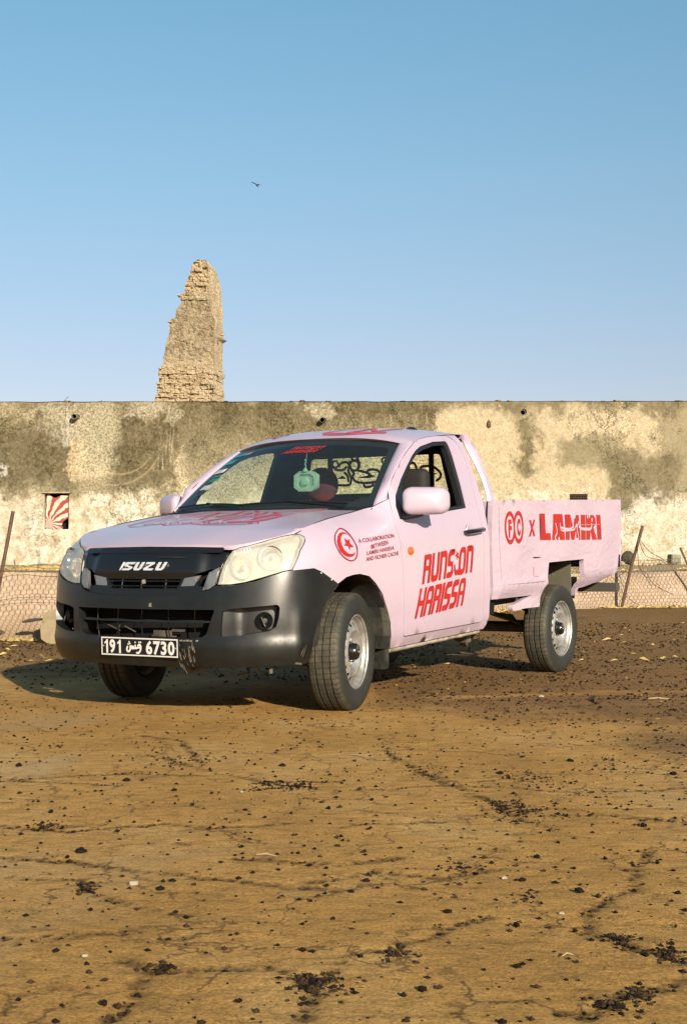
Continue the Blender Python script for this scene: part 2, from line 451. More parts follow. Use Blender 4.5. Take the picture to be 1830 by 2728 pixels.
# ------------------------------------------------------------------ the pickup
YAW = D2R(30.81)
TX, TY = -.647, 8.164
truck = empty('pickup_truck', (TX, TY, 0), math.atan2(-math.cos(YAW), -math.sin(YAW)))
tag(truck, 'pale pink single cab pickup truck with red lettering and black front bumper', 'pickup truck')
SIDES = (False, True)
S = lambda pts: [(sx(x), z) for x, z in pts]
dent = lambda s, z, out=0.0: wrap(s, z, out)
def W(s, z, out=0.0):                               # body surface with soft pressings
    a = abs(s)
    o = out
    if a > S20+.1 and z < 1.1:
        o += .004*math.exp(-((z-.925)/.018)**2)      # shoulder crease
        o -= .005*math.exp(-((z-.47)/.05)**2)
    return wrap(s, z, o)
# --- bumper
half = [(0,.688),(.247,.692),(.402,.706),(.447,.720),(.474,.744),(.579,.746),(.695,.764),(.856,.812),(.905,.819),(1.046,.825),(1.10,.806),(1.156,.779),(1.257,.731),
        (1.262,.722),(1.195,.690),(1.103,.603),(1.045,.50),(1.022,.434),(1.017,.322),(.98,.316),(.876,.318),(.738,.316),(.526,.314),(.299,.312),(0,.312)]
bump_poly = half[:-1]+[(0,.312)]+[(-s, z) for s, z in half[-2:0:-1]]
intake = rounded([(.478,.620),(.432,.492),(.405,.474),(.30,.466),(-.30,.466),(-.405,.474),(-.432,.492),(-.478,.620)], .012)
fogh = rounded([(.520,.612),(.560,.624),(.814,.642),(.826,.628),(.820,.575),(.803,.523),(.767,.505),(.600,.482),(.512,.478),(.514,.535)], .010)
def BW(s, z, out=0.0):                              # bumper relief: lower step, corner blade crease
    a = abs(s); o = out+.008
    o += .010*(.5-.5*math.tanh((z-.455)/.012))*(1 if a < .95 else max(0, 1-(a-.95)/.08))
    o += .014*math.exp(-((a-(.93+.10*(z-.5)))/.035)**2)*(.5-.5*math.tanh((z-.60)/.05))
    o -= .002*max(0, (z-.66)/.15) if a < .95 else 0
    return wrap(s, z, o)
bumper = panel('front_bumper', [bump_poly], BW, M['plastic'], truck, holes=[intake, fogh, [(-a, b) for a, b in fogh]], h=.028, thick=.045)
# recess behind the intake, slats, ribs, radiator
panel('intake_backing', [[(-.50,.45),(.50,.45),(.50,.635),(-.50,.635)]], lambda s, z, o=0: wrap(s, z, o-.13), M['dark'], bumper, h=.08, rim=False)
mb = MB()
for zc, hh, so in ((.556,.012,.45),):
    a = [wrap(-so+2*so*i/24, zc+hh/2+.002*math.sin(i), -.012) for i in range(25)]; b = [wrap(-so+2*so*i/24, zc-hh/2, -.010) for i in range(25)]
    c = [wrap(-so+2*so*i/24, zc, -.05) for i in range(25)]
    for P, Q in ((a, b), (a, c), (b, c)):
        mb.add(P+Q, [(i, i+1, 26+i, 25+i) for i in range(24)])
mb.build('intake_slat', M['plastic'], bumper, rake)
for i, s in enumerate((-.34,-.175,.0,.18,.345)):
    mb = MB(); p = wrap(s, .545, -.035); q = wrap(s, .545, -.06); mb.tube([wrap(s, .468, -.04), wrap(s, .545, -.030), wrap(s, .618, -.03)], .0035, 6)
    mb.build('intake_rib', M['gloss'], bumper, rake)
mb = MB()
for k in range(34):
    s = .055+k*.0062; z0 = .474 if k < 20 else .490
    mb.box(wrap(s, z0+.012, -.07), (.004, .0022, .030 if k < 20 else .014))
mb.box(wrap(.12, .470, -.075), (.012, .16, .006))
kind(mb.build('radiator_fins', M['underbody'], bumper, rake), 'stuff')
mb = MB(); mb.tube([wrap(-.33,.540,-.05), wrap(-.25,.520,-.045), wrap(-.18,.495,-.05)], .004, 6); mb.tube([wrap(-.20,.478,-.05), wrap(-.17,.525,-.04)], .003, 5)
mb.tube([wrap(-.14,.520,-.05), wrap(-.06,.490,-.05)], .003, 5)
mb.build('bent_bracket', M['underbody'], bumper, rake)
for mir in SIDES:
    g = -1 if mir else 1
    P = [(s, z) for s, z in [(.50,.47),(.84,.49),(.84,.655),(.50,.63)]]
    fb = panel('fog_light_recess', [P], lambda s, z, o=0: wrap(s, z, o-.075 if s > .60 else -.075+(.6-s)*.75), M['plastic'], bumper, h=.03, rim=False, mirror=mir)
    fl = MB(); c = Vector(wrap(.745, .556, -.045)); n_ = Vector((.75, .66, 0)).normalized(); R_ = n_.to_track_quat('Z', 'Y').to_matrix()
    R_ = R_.to_4x4(); fl.lathe([(.045,-.03),(.046,-.01),(.042,-.004),(.034,-.012),(.02,-.028),(.0,-.035)], c, 20, R_)
    o = fl.build('fog_light', M['gloss'], bumper, lambda p: rake((p[0], g*p[1], p[2])))
    f2 = MB(); f2.lathe([(.012,-.02),(.010,-.008),(.0,-.006)], c, 12, R_); f2.tube([c+Vector((.012,-.012,.02)), c+Vector((.014,0,-.005)), c+Vector((.012,.012,-.03))], .004, 6)
    f2.build('fog_reflector', M['underbody'], bumper, lambda p: rake((p[0], g*p[1], p[2])))
# scuffs by the plate: scraped, paler plastic
scm = simple('scraped_plastic', (.22, .19, .14), .8, var=.5, vscale=60)
sc_ = []
for k in range(26):
    s = .262+rng.random()*.10; z = .455-rng.random()*.13; L_ = .01+rng.random()*.045; w = .0012+rng.random()*.0022
    sc_ += [[(s, z), (s+w, z), (s+w+.006, z-L_), (s+.004, z-L_)]]
for k in range(8):
    s = .22+rng.random()*.15; z = .458+rng.random()*.008; sc_.append([(s, z), (s+.018, z+.002), (s+.016, z-.007), (s+.003, z-.006)])
kind(decal('scuff_marks', sc_, BW, scm, bumper, h=.03, out=.001), 'stuff')
for q_ in ([(.945,.36),(.949,.36),(.968,.42),(.965,.42)],[(.93,.37),(.933,.37),(.95,.41),(.948,.41)],[(.075,.635),(.095,.632),(.09,.655),(.078,.652)]): decal('scratch', [q_], BW, scm, bumper, h=.03, out=.001)
# screws in the bumper corner
for mir in SIDES:
    for (s, z) in ((1.096,.797),(1.187,.756)):
        mb = MB(); p = Vector(wrap(s, z, .010)); mb.lathe([(.0045,0),(.0045,.003),(.0,.005)], p, 8, Vector((0,1,0)).to_track_quat('Z','Y').to_matrix().to_4x4())
        mb.build('screw', M['white'], bumper, lambda p: rake((p[0], -p[1] if mir else p[1], p[2])))
# --- number plate
PX = .895
pf = lambda u, v, o=0.0: (PX+.028+o, u, v)
pl_ = panel('number_plate', [rounded([(-.243,.364),(.293,.364),(.293,.470),(-.243,.470)], .008)], pf, M['plate'], truck, h=.2, thick=.006)
o_ = [(-.238,.368),(.288,.368),(.288,.466),(-.238,.466)]; i_ = [(-.230,.375),(.280,.375),(.280,.459),(-.230,.459)]
decal('plate_border', [o_], pf, M['white'], pl_, holes=[i_], h=.3, out=.002)
one = lambda x: [(x+.012,.379),(x+.025,.379),(x+.025,.453),(x+.015,.453),(x+.010,.444),(x,.438),(x,.428),(x+.012,.433)]
decal('plate_number', [one(-.216)], pf, M['white'], pl_, h=.05, out=.002); decal('plate_number', [one(-.126)], pf, M['white'], pl_, h=.05, out=.002)
text_on('plate_number', '9', pf, M['white'], pl_, (-.180,-.140), (.378,.454), .002, offset=.035)
text_on('plate_number', '6730', pf, M['white'], pl_, (.072,.266), (.378,.454), .002, offset=.035, space=1.12)
def ar(pts, x0, x1, z0, z1): return [(x0+(x1-x0)*a, z0+(z1-z0)*b) for a, b in pts]
AB = (-.062, .040, .378, .450)
ary = []
for P, w in (([(.96,.62),(.90,.72),(.80,.66),(.80,.52),(.92,.50),(.97,.60),(.95,.32),(.84,.12),(.70,.10)], .011), ([(.80,.50),(.68,.44),(.62,.46),(.60,.66)], .010),
             ([(.60,.46),(.50,.42),(.46,.58),(.44,.42),(.38,.44),(.34,.60),(.32,.42),(.27,.36)], .010), ([(.27,.58),(.26,.36),(.18,.20),(.06,.22),(.03,.38),(.08,.54)], .011)):
    ary += stroke2d(ar(spline(P, 3), *AB), w)
for a, b in ((.86,.90),(.97,.90),(.60,.88),(.13,.74),(.24,.78),(.19,.90)):
    ary += stroke2d(ar([(a, b)], *AB), .010)
decal('plate_word', ary, pf, M['white'], pl_, h=.05, out=.002)
for y in (-.222, .272):
    mb = MB(); mb.lathe([(.005,0),(.004,.003),(0,.004)], (PX+.031, y, .417), 8, Vector((1,0,0)).to_track_quat('Z','Y').to_matrix().to_4x4()); mb.build('plate_screw', M['bolt'], pl_, rake)
# --- grille
grp = [(0,.670),(.36,.675),(.43,.692),(.470,.735),(.484,.80),(.498,.845),(.520,.895),(.530,.918),(0,.918)]
grp = grp[:-1]+[(-s, z) for s, z in grp[-2::-1]]
slot = rounded([(-.235,.728),(.235,.728),(.262,.780),(-.262,.780)], .008)
slot2 = rounded([(-.455,.745),(-.37,.738),(-.345,.805),(-.452,.835)], .01); slot3 = [(-a, b) for a, b in slot2]
def GW(s, z, o=0.0):
    a = abs(s); q = -.012
    if z > .79: q += .022*min(1, (z-.79)/.02)*(1 if a < .36 else max(0, 1-(a-.36)/.06))
    return wrap(s, z, o+q)
gr = panel('radiator_grille', [grp], GW, M['grilleplastic'], truck, holes=[slot, slot2, slot3], h=.022, thick=.03)
panel('grille_backing', [[(-.5,.70),(.5,.70),(.5,.9),(-.5,.9)]], lambda s, z, o=0: wrap(s, z, -.09), M['dark'], gr, h=.08, rim=False)
for zc in (.741, .768):
    mb = MB(); mb.tube([wrap(-.26+.52*i/12, zc, -.02) for i in range(13)], .0045, 6); mb.build('grille_slat', M['gloss'], gr, rake)
for s in (-.155, -.01, .155):
    mb = MB(); mb.tube([wrap(s, .730, -.022), wrap(s, .778, -.022)], .004, 6); mb.build('grille_rib', M['muddy'], gr, rake)
mb = MB(); mb.lathe([(.014,0),(.012,.006),(0,.007)], wrap(.005,.765,-.022), 10, Vector((1,0,0)).to_track_quat('Z','Y').to_matrix().to_4x4()); mb.build('grille_bolt', M['bolt'], gr, rake)
for g in (1, -1):
    panel('grille_wing', [[(g*a, b) for a, b in ((.402,.722),(.440,.728),(.474,.752),(.482,.80),(.492,.842),(.470,.832),(.435,.815))][::g]], lambda s, z, o=0: wrap(s, z, o+.004), M['satin'], gr, h=.025, thick=.02)
    panel('grille_wing', [[(g*a, b) for a, b in ((.262,.742),(.345,.745),(.378,.800),(.28,.785))][::g]], lambda s, z, o=0: wrap(s, z, o-.010+.05*(abs(s)-.26)), M['satin'], gr, h=.025, thick=.02)
mb = MB()
mb.tube([wrap(.10, .898, .019), wrap(.18, .898, .018), wrap(.28, .896, .017)], .0018, 5)
mb.build('grille_trim_line', M['muddy'], gr, rake)
# chrome letters
def emb(name, polys, holes=()):
    o = panel(name, polys, lambda s, z, q=0: wrap(s, z, q+.024), M['letter'], gr, holes=holes, h=.02, thick=.008); return o
def em(s, z): return (-.153+.309*s+.010*(z-.0)*1.0, .828+.044*z)
LT = {'I': [[(0,0),(.028,0),(.028,1),(0,1)]],
      'S': [[(.06,0),(.185,0),(.205,.25),(.10,.78),(.225,.78),(.225,1),(.075,1),(.058,.74),(.162,.22),(.06,.22)]],
      'U': [[(.27,1),(.27,.2),(.295,0),(.39,0),(.415,.2),(.415,1),(.372,1),(.372,.24),(.313,.24),(.313,1)]],
      'Z': [[(.46,1),(.60,1),(.615,.76),(.515,.24),(.63,.24),(.63,0),(.475,0),(.455,.26),(.555,.76),(.46,.76)]],
      'W': [[(.68,1),(.68,.2),(.705,0),(.80,0),(.825,.2),(.825,1),(.782,1),(.782,.24),(.723,.24),(.723,1)]]}
LT['S'] = [[(.055,0),(.195,0),(.225,.16),(.225,.40),(.115,.60),(.115,.74),(.235,.74),(.235,1),(.075,1),(.055,.84),(.055,.56),(.165,.36),(.165,.24),(.055,.24)]]
for k, P in LT.items(): emb('badge_letter', [[em(a*1.2+.03*b, b) for a, b in q] for q in P])
# hood lip garnish
gl_ = rounded([(-.512,.930),(-.49,.919),(.49,.919),(.512,.930),(.500,.946),(.30,.951),(0,.955),(-.30,.951),(-.500,.946)], .005)
panel('hood_garnish', [gl_], lambda s, z, o=0: wrap(s, z, o+.012), M['gloss'], truck, h=.03, thick=.03)
# --- headlights
hl = [(.489,.750),(.500,.80),(.512,.845),(.535,.897),(.560,.928),(.600,.943),(.660,.953),(.791,.981),(.90,.995),(1.004,1.005),(1.060,1.006),(1.078,.992),(1.057,.968),(.986,.921),(.932,.858),(.906,.822),(.856,.814),(.748,.787),(.642,.761),(.560,.750)]
hl_in = [(.508,.765),(.53,.85),(.555,.905),(.66,.935),(.79,.962),(1.0,.985),(1.03,.982),(.95,.91),(.90,.842),(.84,.828),(.73,.80),(.62,.776)]
for mir in SIDES:
    g = -1 if mir else 1; mf = lambda p: rake((p[0], g*p[1], p[2]))
    L_ = panel('headlight', [rounded(hl, .006, 2)], lambda s, z, o=0: wrap(s, z, o+.003), M['lens'], truck, h=.035, thick=.0, rim=False, mirror=mir)
    panel('headlight_housing', [hl], lambda s, z, o=0: wrap(s, z, -.055-.02*math.sin((s-.5)*9)), M['reflector'], L_, h=.04, rim=False, mirror=mir)
    panel('headlight_trim', [hl], lambda s, z, o=0: wrap(s, z, o-.001), M['gloss'], L_, holes=[hl_in], h=.03, thick=.05, mirror=mir) if False else None
    for (s, z, r) in ((.62,.835,.058),(.80,.885,.066)):
        mb = MB(); c = Vector(wrap(s, z, -.040)); mb.lathe([(r,.02),(r*.96,.0),(r*.75,-.022),(r*.4,-.035),(.014,-.04),(.012,.0),(0,.004)], c, 24, Vector((.93,.36,.05)).to_track_quat('Z','Y').to_matrix().to_4x4())
        mb.build('headlight_bowl', M['chrome'] if r > .06 else M['reflector'], L_, mf)
    mb = MB(); mb.lathe([(.012,.0),(.012,.02),(0,.026)], Vector(wrap(.62,.835,-.03)), 12, Vector((.93,.36,.05)).to_track_quat('Z','Y').to_matrix().to_4x4()); mb.build('indicator_bulb', M['orange'], L_, mf)
    # fluted strips
    mb = MB()
    for k in range(20):
        t = k/19; mb.tube([wrap(.505+.03*t+.018, .765+.13*t, -.012), wrap(.555+.03*t, .768+.13*t, -.02)], .0018, 4)
    for k in range(24):
        t = k/23; mb.tube([wrap(.57+.42*t, .925+.062*t, -.008), wrap(.575+.42*t, .905+.062*t, -.02)], .0016, 4)
    kind(mb.build('headlight_flutes', M['chrome'], L_, mf), 'stuff')
    ed = [wrap(*p, .002) for p in resample(hl, .03)]
    mb = MB(); mb.tube(ed+[ed[0]], .0028, 5, cap=False); mb.build('headlight_seal', M['rubber'], L_, mf)
# --- hood
he = [wrap(s, z, .004)[:2] for s, z in ((0,.955),(.15,.954),(.30,.952),(.42,.950),(.495,.946),(.515,.940),(.552,.934),(.60,.944),(.66,.955),(.79,.983),(.90,.997),(1.0,1.006))]
hs = [side(x, tab(ZH, x), .0)[:2] for x in (.40,.30,.20,.11,0,-.17,-.25,-.29)]
cowl = [(-.32+.10*(1-(y/.74)**2), y) for y in (.715,.6,.45,.3,.15,0)]
hp = he+hs+cowl; hp = hp[1:-1]; hoodp = hp+[cowl[-1]]+[(x, -y) for x, y in hp[::-1]]+[he[0]]
def HD(x, y, o=0.0):
    return (x, y, hoodz(x, y)+o)
hood = panel('hood', [hoodp], HD, M['pink'], truck, h=.045, thick=.022)
# --- fenders, sills, doors
arch = [(.30,.700),(.276,.728),(.176,.762),(.10,.771),(.027,.773),(-.080,.755),(-.155,.710),(-.232,.645),(-.285,.552),(-.314,.500),(-.330,.43),(-.352,.36),(-.387,.311)]
seam = [(.497,1.006),(.40,1.030),(.30,1.052),(.20,1.070),(.11,1.085),(-.03,1.102),(-.17,1.118),(-.29,1.134),(-.40,1.149),(-.46,1.172),(-.519,1.196)]
ff = [(1.078,.996),(1.063,1.010)]+S(seam)+S([(-.500,1.13),(-.462,1.059),(-.464,1.02),(-.472,.929),(-.480,.844),(-.485,.694),(-.486,.394),(-.50,.372),(-.50,.313)])+S(arch[::-1])+[(1.15,.755),(1.04,.79),(.94,.80),(.910,.822),(.935,.857),(.990,.921),(1.060,.967)]
rock = S([(-.504,.313),(-.504,.369),(-1.557,.372),(-1.597,.391),(-1.617,.538),(-1.621,.729),(-1.647,.968),(-1.664,1.10),(-1.694,1.26),(-1.724,1.44),(-1.704,1.55),(-1.664,1.605),(-1.60,1.632),(-1.70,1.640),(-1.765,1.640),(-1.768,1.52),(-1.772,1.37),(-1.779,1.19),(-1.735,1.0),(-1.712,.75),(-1.708,.513),(-1.702,.46),(-1.697,.398),(-1.681,.35),(-1.668,.322)])
doorp = S([(-.462,1.055),(-.468,1.02),(-.476,.929),(-.484,.844),(-.489,.694),(-.490,.394),(-.500,.379),(-.512,.375),(-1.557,.377),(-1.585,.386),(-1.593,.396),(-1.612,.538),(-1.616,.729),(-1.642,.968),(-1.659,1.10),(-1.689,1.26),(-1.719,1.44),(-1.699,1.55),(-1.660,1.600),(-1.60,1.627),(-1.40,1.615),(-1.267,1.602),(-1.15,1.584),(-1.057,1.562),(-.94,1.513),(-.807,1.450),(-.69,1.378),(-.575,1.304),(-.535,1.262),(-.528,1.235),(-.522,1.196),(-.504,1.13)])
winh = S(rounded([(-.537,1.072),(-.540,1.156),(-.565,1.215),(-.696,1.316),(-.83,1.400),(-.953,1.474),(-1.03,1.510),(-1.113,1.537),(-1.322,1.574),(-1.526,1.586),(-1.545,1.560),(-1.540,1.468),(-1.522,1.287),(-1.499,1.135),(-1.2,1.115),(-.8,1.088)], .012, 3))
wing_in = S(rounded([(-.665,1.095),(-.655,1.20),(-.72,1.300),(-.84,1.378),(-.965,1.450),(-1.04,1.485),(-1.125,1.512),(-1.322,1.547),(-1.478,1.558),(-1.492,1.535),(-1.485,1.44),(-1.47,1.287),(-1.457,1.152),(-1.2,1.132),(-.85,1.108)], .014, 3))
def mirror_unit(g, parent):
    mf = lambda p: rake((p[0], g*p[1], p[2]))
    bm = bmesh.new(); bmesh.ops.create_cube(bm, size=1)
    for v in bm.verts:
        s = 1 if v.co.y > 0 else -1
        v.co = Vector((v.co.x*.115, v.co.y*.243, v.co.z*(.160 if s > 0 else .178)))
    bmesh.ops.bevel(bm, geom=bm.edges[:]+bm.verts[:], offset=.054, segments=6, profile=.5, affect='EDGES')
    for v in bm.verts:
        if v.co.x > 0: v.co.x += .020*(1-(v.co.y/.14)**2)*(1-(v.co.z/.09)**2)
        v.co.z += -.10*v.co.x*.0 + (.010 if v.co.y < 0 else 0)*0
        v.co += Vector((-.655, .965, 1.180))
        v.co.x -= (v.co.y-.965)*.50
    V = [mf(v.co) for v in bm.verts]; F = [tuple(v.index for v in f.verts) for f in bm.faces]; bm.free()
    o = sharp(mesh_obj('wing_mirror', V, F, M['pink'], parent), 60)
    mb = MB()
    mb.tube([(-.575,.815,1.085),(-.585,.86,1.080),(-.62,.91,1.092),(-.64,.95,1.10)], [.024,.022,.020,.014], 10, flat=.9)
    mb.build('mirror_arm', M['gloss'], o, mf)
    gb = MB(); gb.box((-.728,.965,1.176), (.006,.20,.125), Matrix.Rotation(.46, 3, 'Z')); gb.build('mirror_glass', M['chrome'], o, mf)
    sp = panel('mirror_base', [S([(-.538,1.074),(-.541,1.156),(-.566,1.214),(-.640,1.270),(-.650,1.20),(-.652,1.085)])], lambda s, z, oo=0: wrap(s, z, oo+.008), M['gloss'], o, h=.03, thick=.02, mirror=g < 0)
for mir in SIDES:
    g = -1 if mir else 1; mf = lambda p, g=g: rake((p[0], g*p[1], p[2]))
    fen = panel('front_fender', [ff], W, M['pink'], truck, h=.05, thick=.02, mirror=mir)
    panel('cab_side', [rock], W, M['pink'], truck, h=.05, thick=.02, mirror=mir)
    door = panel('door', [rounded(doorp, .004, 1)], W, M['pink'], truck, holes=[winh], h=.05, thick=.02, mirror=mir)
    panel('window_seal', [winh], lambda s, z, o=0: wrap(s, z, o-.006), M['rubber'], door, holes=[wing_in], h=.05, thick=.035, mirror=mir)
    # bright channel inside the rear edge of the opening
    mb = MB(); mb.tube([side(x, z, -.014) for x, z in ((-1.47,1.15),(-1.483,1.287),(-1.50,1.44),(-1.507,1.545),(-1.45,1.560))], .0035, 5); mb.build('window_channel', M['muddy'], door, mf)
    mirror_unit(g, door)
    for nm_, P_ in (('door_gap_shade', [p for p in doorp]), ('hood_gap_shade', S(seam))):
        mb = MB(); q_ = resample(P_, .05, closed=nm_ == 'door_gap_shade'); q_ = q_+[q_[0]] if nm_ == 'door_gap_shade' else q_
        mb.tube([W(s, z, -.007) for s, z in q_], .0048 if nm_ == 'door_gap_shade' else .004, 5, cap=False); mb.build(nm_, M['dark'], door if nm_ == 'door_gap_shade' else fen, mf)  # dark tube laid along the seam to stand in for its shade
    # handle with its dish
    hx0, hx1 = -1.345, -1.615
    dish = MB()
    cz = .986; cx = -1.44
    dish.lathe([(.048,.0),(.045,.0035),(.030,.0022),(.0,.0015)], side(cx, cz, .001), 24, Vector((0,1,-.03)).to_track_quat('Z','Y').to_matrix().to_4x4()); dish.build('handle_dish', M['pink'], door, mf)
    hb = MB(); hb.tube([side(hx0, .975, .012), side(hx0-.03, .978, .030), side(-1.48, .983, .036), side(hx1+.03, .989, .032), side(hx1, .991, .014)], [.016,.021,.021,.021,.016], 10, flat=.8)
    hb.build('door_handle', M['gloss'], door, mf)
    # side marker
    mk = MB(); c = side(-.590, .882, .002)
    mk.lathe([(.024,-.004),(.024,.006),(.018,.011),(0,.013)], c, 20, Vector((0,1,0)).to_track_quat('Z','Y').to_matrix().to_4x4() @ Matrix.Scale(1.35, 4, (1,0,0))); mk.build('side_marker', M['orange'], door, mf)
    # inner skins so the paint is not seen from inside
    panel('door_lining', [doorp], lambda s, z, o=0: wrap(s, z, -.045), M['interior'], door, holes=[wing_in], h=.08, rim=False, mirror=mir)
    panel('pillar_lining', [rock], lambda s, z, o=0: wrap(s, z, -.045), M['interior'], truck, h=.08, rim=False, mirror=mir)
    # A pillar: strip between windscreen edge and door seam
    dn = [(-.515,1.196),(-.524,1.235),(-.570,1.306),(-.69,1.381),(-.807,1.453),(-.94,1.517),(-1.057,1.566)]
    N = 24; V = []; F = []
    dsp = spline(dn, 4)
    for i in range(N+1):
        v = i/N; a = Vector(wind(1.0, v, .004)); k = v*(len(dsp)-1); j = min(int(k), len(dsp)-2); t = k-j
        x = dsp[j][0]*(1-t)+dsp[j+1][0]*t; z = dsp[j][1]*(1-t)+dsp[j+1][1]*t; b = Vector(side(x, z, .0))
        mid = (a+b)/2+Vector((.3,.5,.3)).normalized()*.012
        q1 = (a*.75+b*.25)+Vector((.3,.5,.3)).normalized()*.009; q3 = (a*.25+b*.75)+Vector((.3,.5,.3)).normalized()*.009
        a2 = a+Vector((-.012,-.014,-.012)); b2 = b+Vector((-.01,-.022,-.01))
        V += [mf(p) for p in (a2, a, q1, mid, q3, b, b2)]
    for i in range(N):
        for k in range(6): F.append((i*7+k, i*7+k+1, i*7+8+k, i*7+7+k) if g > 0 else (i*7+k, i*7+7+k, i*7+8+k, i*7+k+1))
    mesh_obj('windscreen_pillar', V, F, M['pink'], truck, smooth=True)
    V = []; 
    for i in range(N+1):
        v = i/N; a = Vector(wind(.97, v, -.03)); k = v*(len(dsp)-1); j = min(int(k), len(dsp)-2); t = k-j
        x = dsp[j][0]*(1-t)+dsp[j+1][0]*t; z = dsp[j][1]*(1-t)+dsp[j+1][1]*t; b = Vector(side(x, z, -.05)); V += [mf(a), mf(b)]
    mesh_obj('pillar_lining', V, [(2*i, 2*i+1, 2*i+3, 2*i+2) for i in range(N)], M['interior'], truck)
    # worn strip under the sill
    mb = MB(); pts = [(x, side(x, .33, -.045)[1], .300+.012*((x+.39)/-1.26)*0) for x in np.linspace(-.395, -1.665, 20)]
    V = []; F = []
    for i, (x, y, z) in enumerate(pts):
        jz = .003*noise.noise(Vector((x*9, 0, 0)))
        zt = .318; zb = .281+.010*(x+.395)/-1.27+jz*1.5
        V += [(x, y+.012, zt), (x, y+.018, (zt+zb)/2), (x, y+.008, zb), (x, y-.05, zb)]
    for i in range(len(pts)-1):
        for k in range(3): F.append((i*4+k, i*4+4+k, i*4+5+k, i*4+1+k))
    mesh_obj('sill_strip', [mf(p) for p in V], F, M['sill'], truck, smooth=True)
    # wheel arch liner, its flange and mud flap
    V = []; F = []
    ap = [(x, z) for x, z in arch]
    ap = [(.46,.40),(.43,.55)]+ap
    ap = resample(ap, .06, closed=False)
    for (x, z) in ap:
        V += [side(x, z, -.006), side(x, z, -.045), (x*1.03, .66, z+.012), (x*1.02, .50, z+.01)]
    for i in range(len(ap)-1):
        for k in range(3): F.append((i*4+k, i*4+4+k, i*4+5+k, i*4+1+k))
    al = sharp(mesh_obj('wheel_arch_liner', [mf(p) for p in V], F, M['muddy'], truck), 75)
    mb = MB()
    fl = [(-.285,.56),(-.314,.500),(-.328,.47),(-.345,.39),(-.385,.31)]
    V = []; F = []
    for i, (x, z) in enumerate(fl):
        w_ = .040+.02*i/4; y = side(x, z)[1]
        V += [(x+.006, y-.002, z), (x+w_, y-.03, z+.004), (x+w_+.01, y-.12, z+.006)]
    for i in range(len(fl)-1):
        for k in range(2): F.append((i*3+k, i*3+3+k, i*3+4+k, i*3+1+k))
    mesh_obj('arch_flange', [mf(p) for p in V], F, M['muddy'], al)
    # mud flap
    fp = rounded([(.715,.50),(.845,.50),(.842,.36),(.835,.222),(.825,.203),(.735,.200),(.722,.215),(.718,.33)], .014)
    panel('mud_flap', [fp], lambda y, z, o=0: (-.365-.10*(.5-z)+o+.015*math.sin((y-.7)*14), y, z), M['muddy'], truck, h=.04, thick=.008, mirror=mir, rk=False, back=True)
    # inner engine bay wall
    mb = MB(); mb.box((.0,.50,.62), (1.05,.02,.62)); mb.build('inner_wing', M['dark'], truck, mf)
# --- windscreen
wf = rounded([(-1,0),(1,0),(1,1),(-1,1)], [.10,.10,.07,.07], 6)
inn = rounded([(-.945,.075),(.945,.075),(.925,.925),(-.925,.925)], [.12,.12,.08,.08], 6)
ws = panel('windscreen', [wf], wind, M['glass'], truck, h=.09, rim=False)
panel('windscreen_border', [rounded([(-1.012,-.015),(1.012,-.015),(1.012,1.012),(-1.012,1.012)], [.10,.10,.07,.07], 6)], lambda u, v, o=0: wind(u, v, o-.004), M['rubber'], ws, holes=[inn], h=.08, thick=.008)
# stickers down the passenger side, red words at the top
tl = simple('teal_sticker', (.02, .30, .36), .4); ws_ = simple('white_sticker', (.55, .58, .58), .4); gs = simple('green_sticker', (.02, .22, .16), .4); ps = simple('purple_sticker', (.30, .22, .34), .4)
pn = simple('dark_sticker', (.015, .05, .06), .5)
def qd(u, v, w=.10, h=.055): return [(u, v), (u+w, v+.012), (u+w+.012, v+h+.012), (u+.012, v+h)]
for u, v, w, h, mt in ((-.955,.545,.135,.07,ws_),(-.91,.285,.115,.07,ws_),(-.945,.700,.12,.075,tl),(-.93,.84,.14,.06,tl),(-.78,.845,.09,.05,ps),(-.90,.40,.11,.06,gs),(-.905,.475,.10,.035,gs),(-.87,.20,.08,.07,pn)):
    decal('windscreen_sticker', [qd(u, v, w, h)], lambda a, b, o=0: wind(a, b, .003), mt, ws, h=.05)
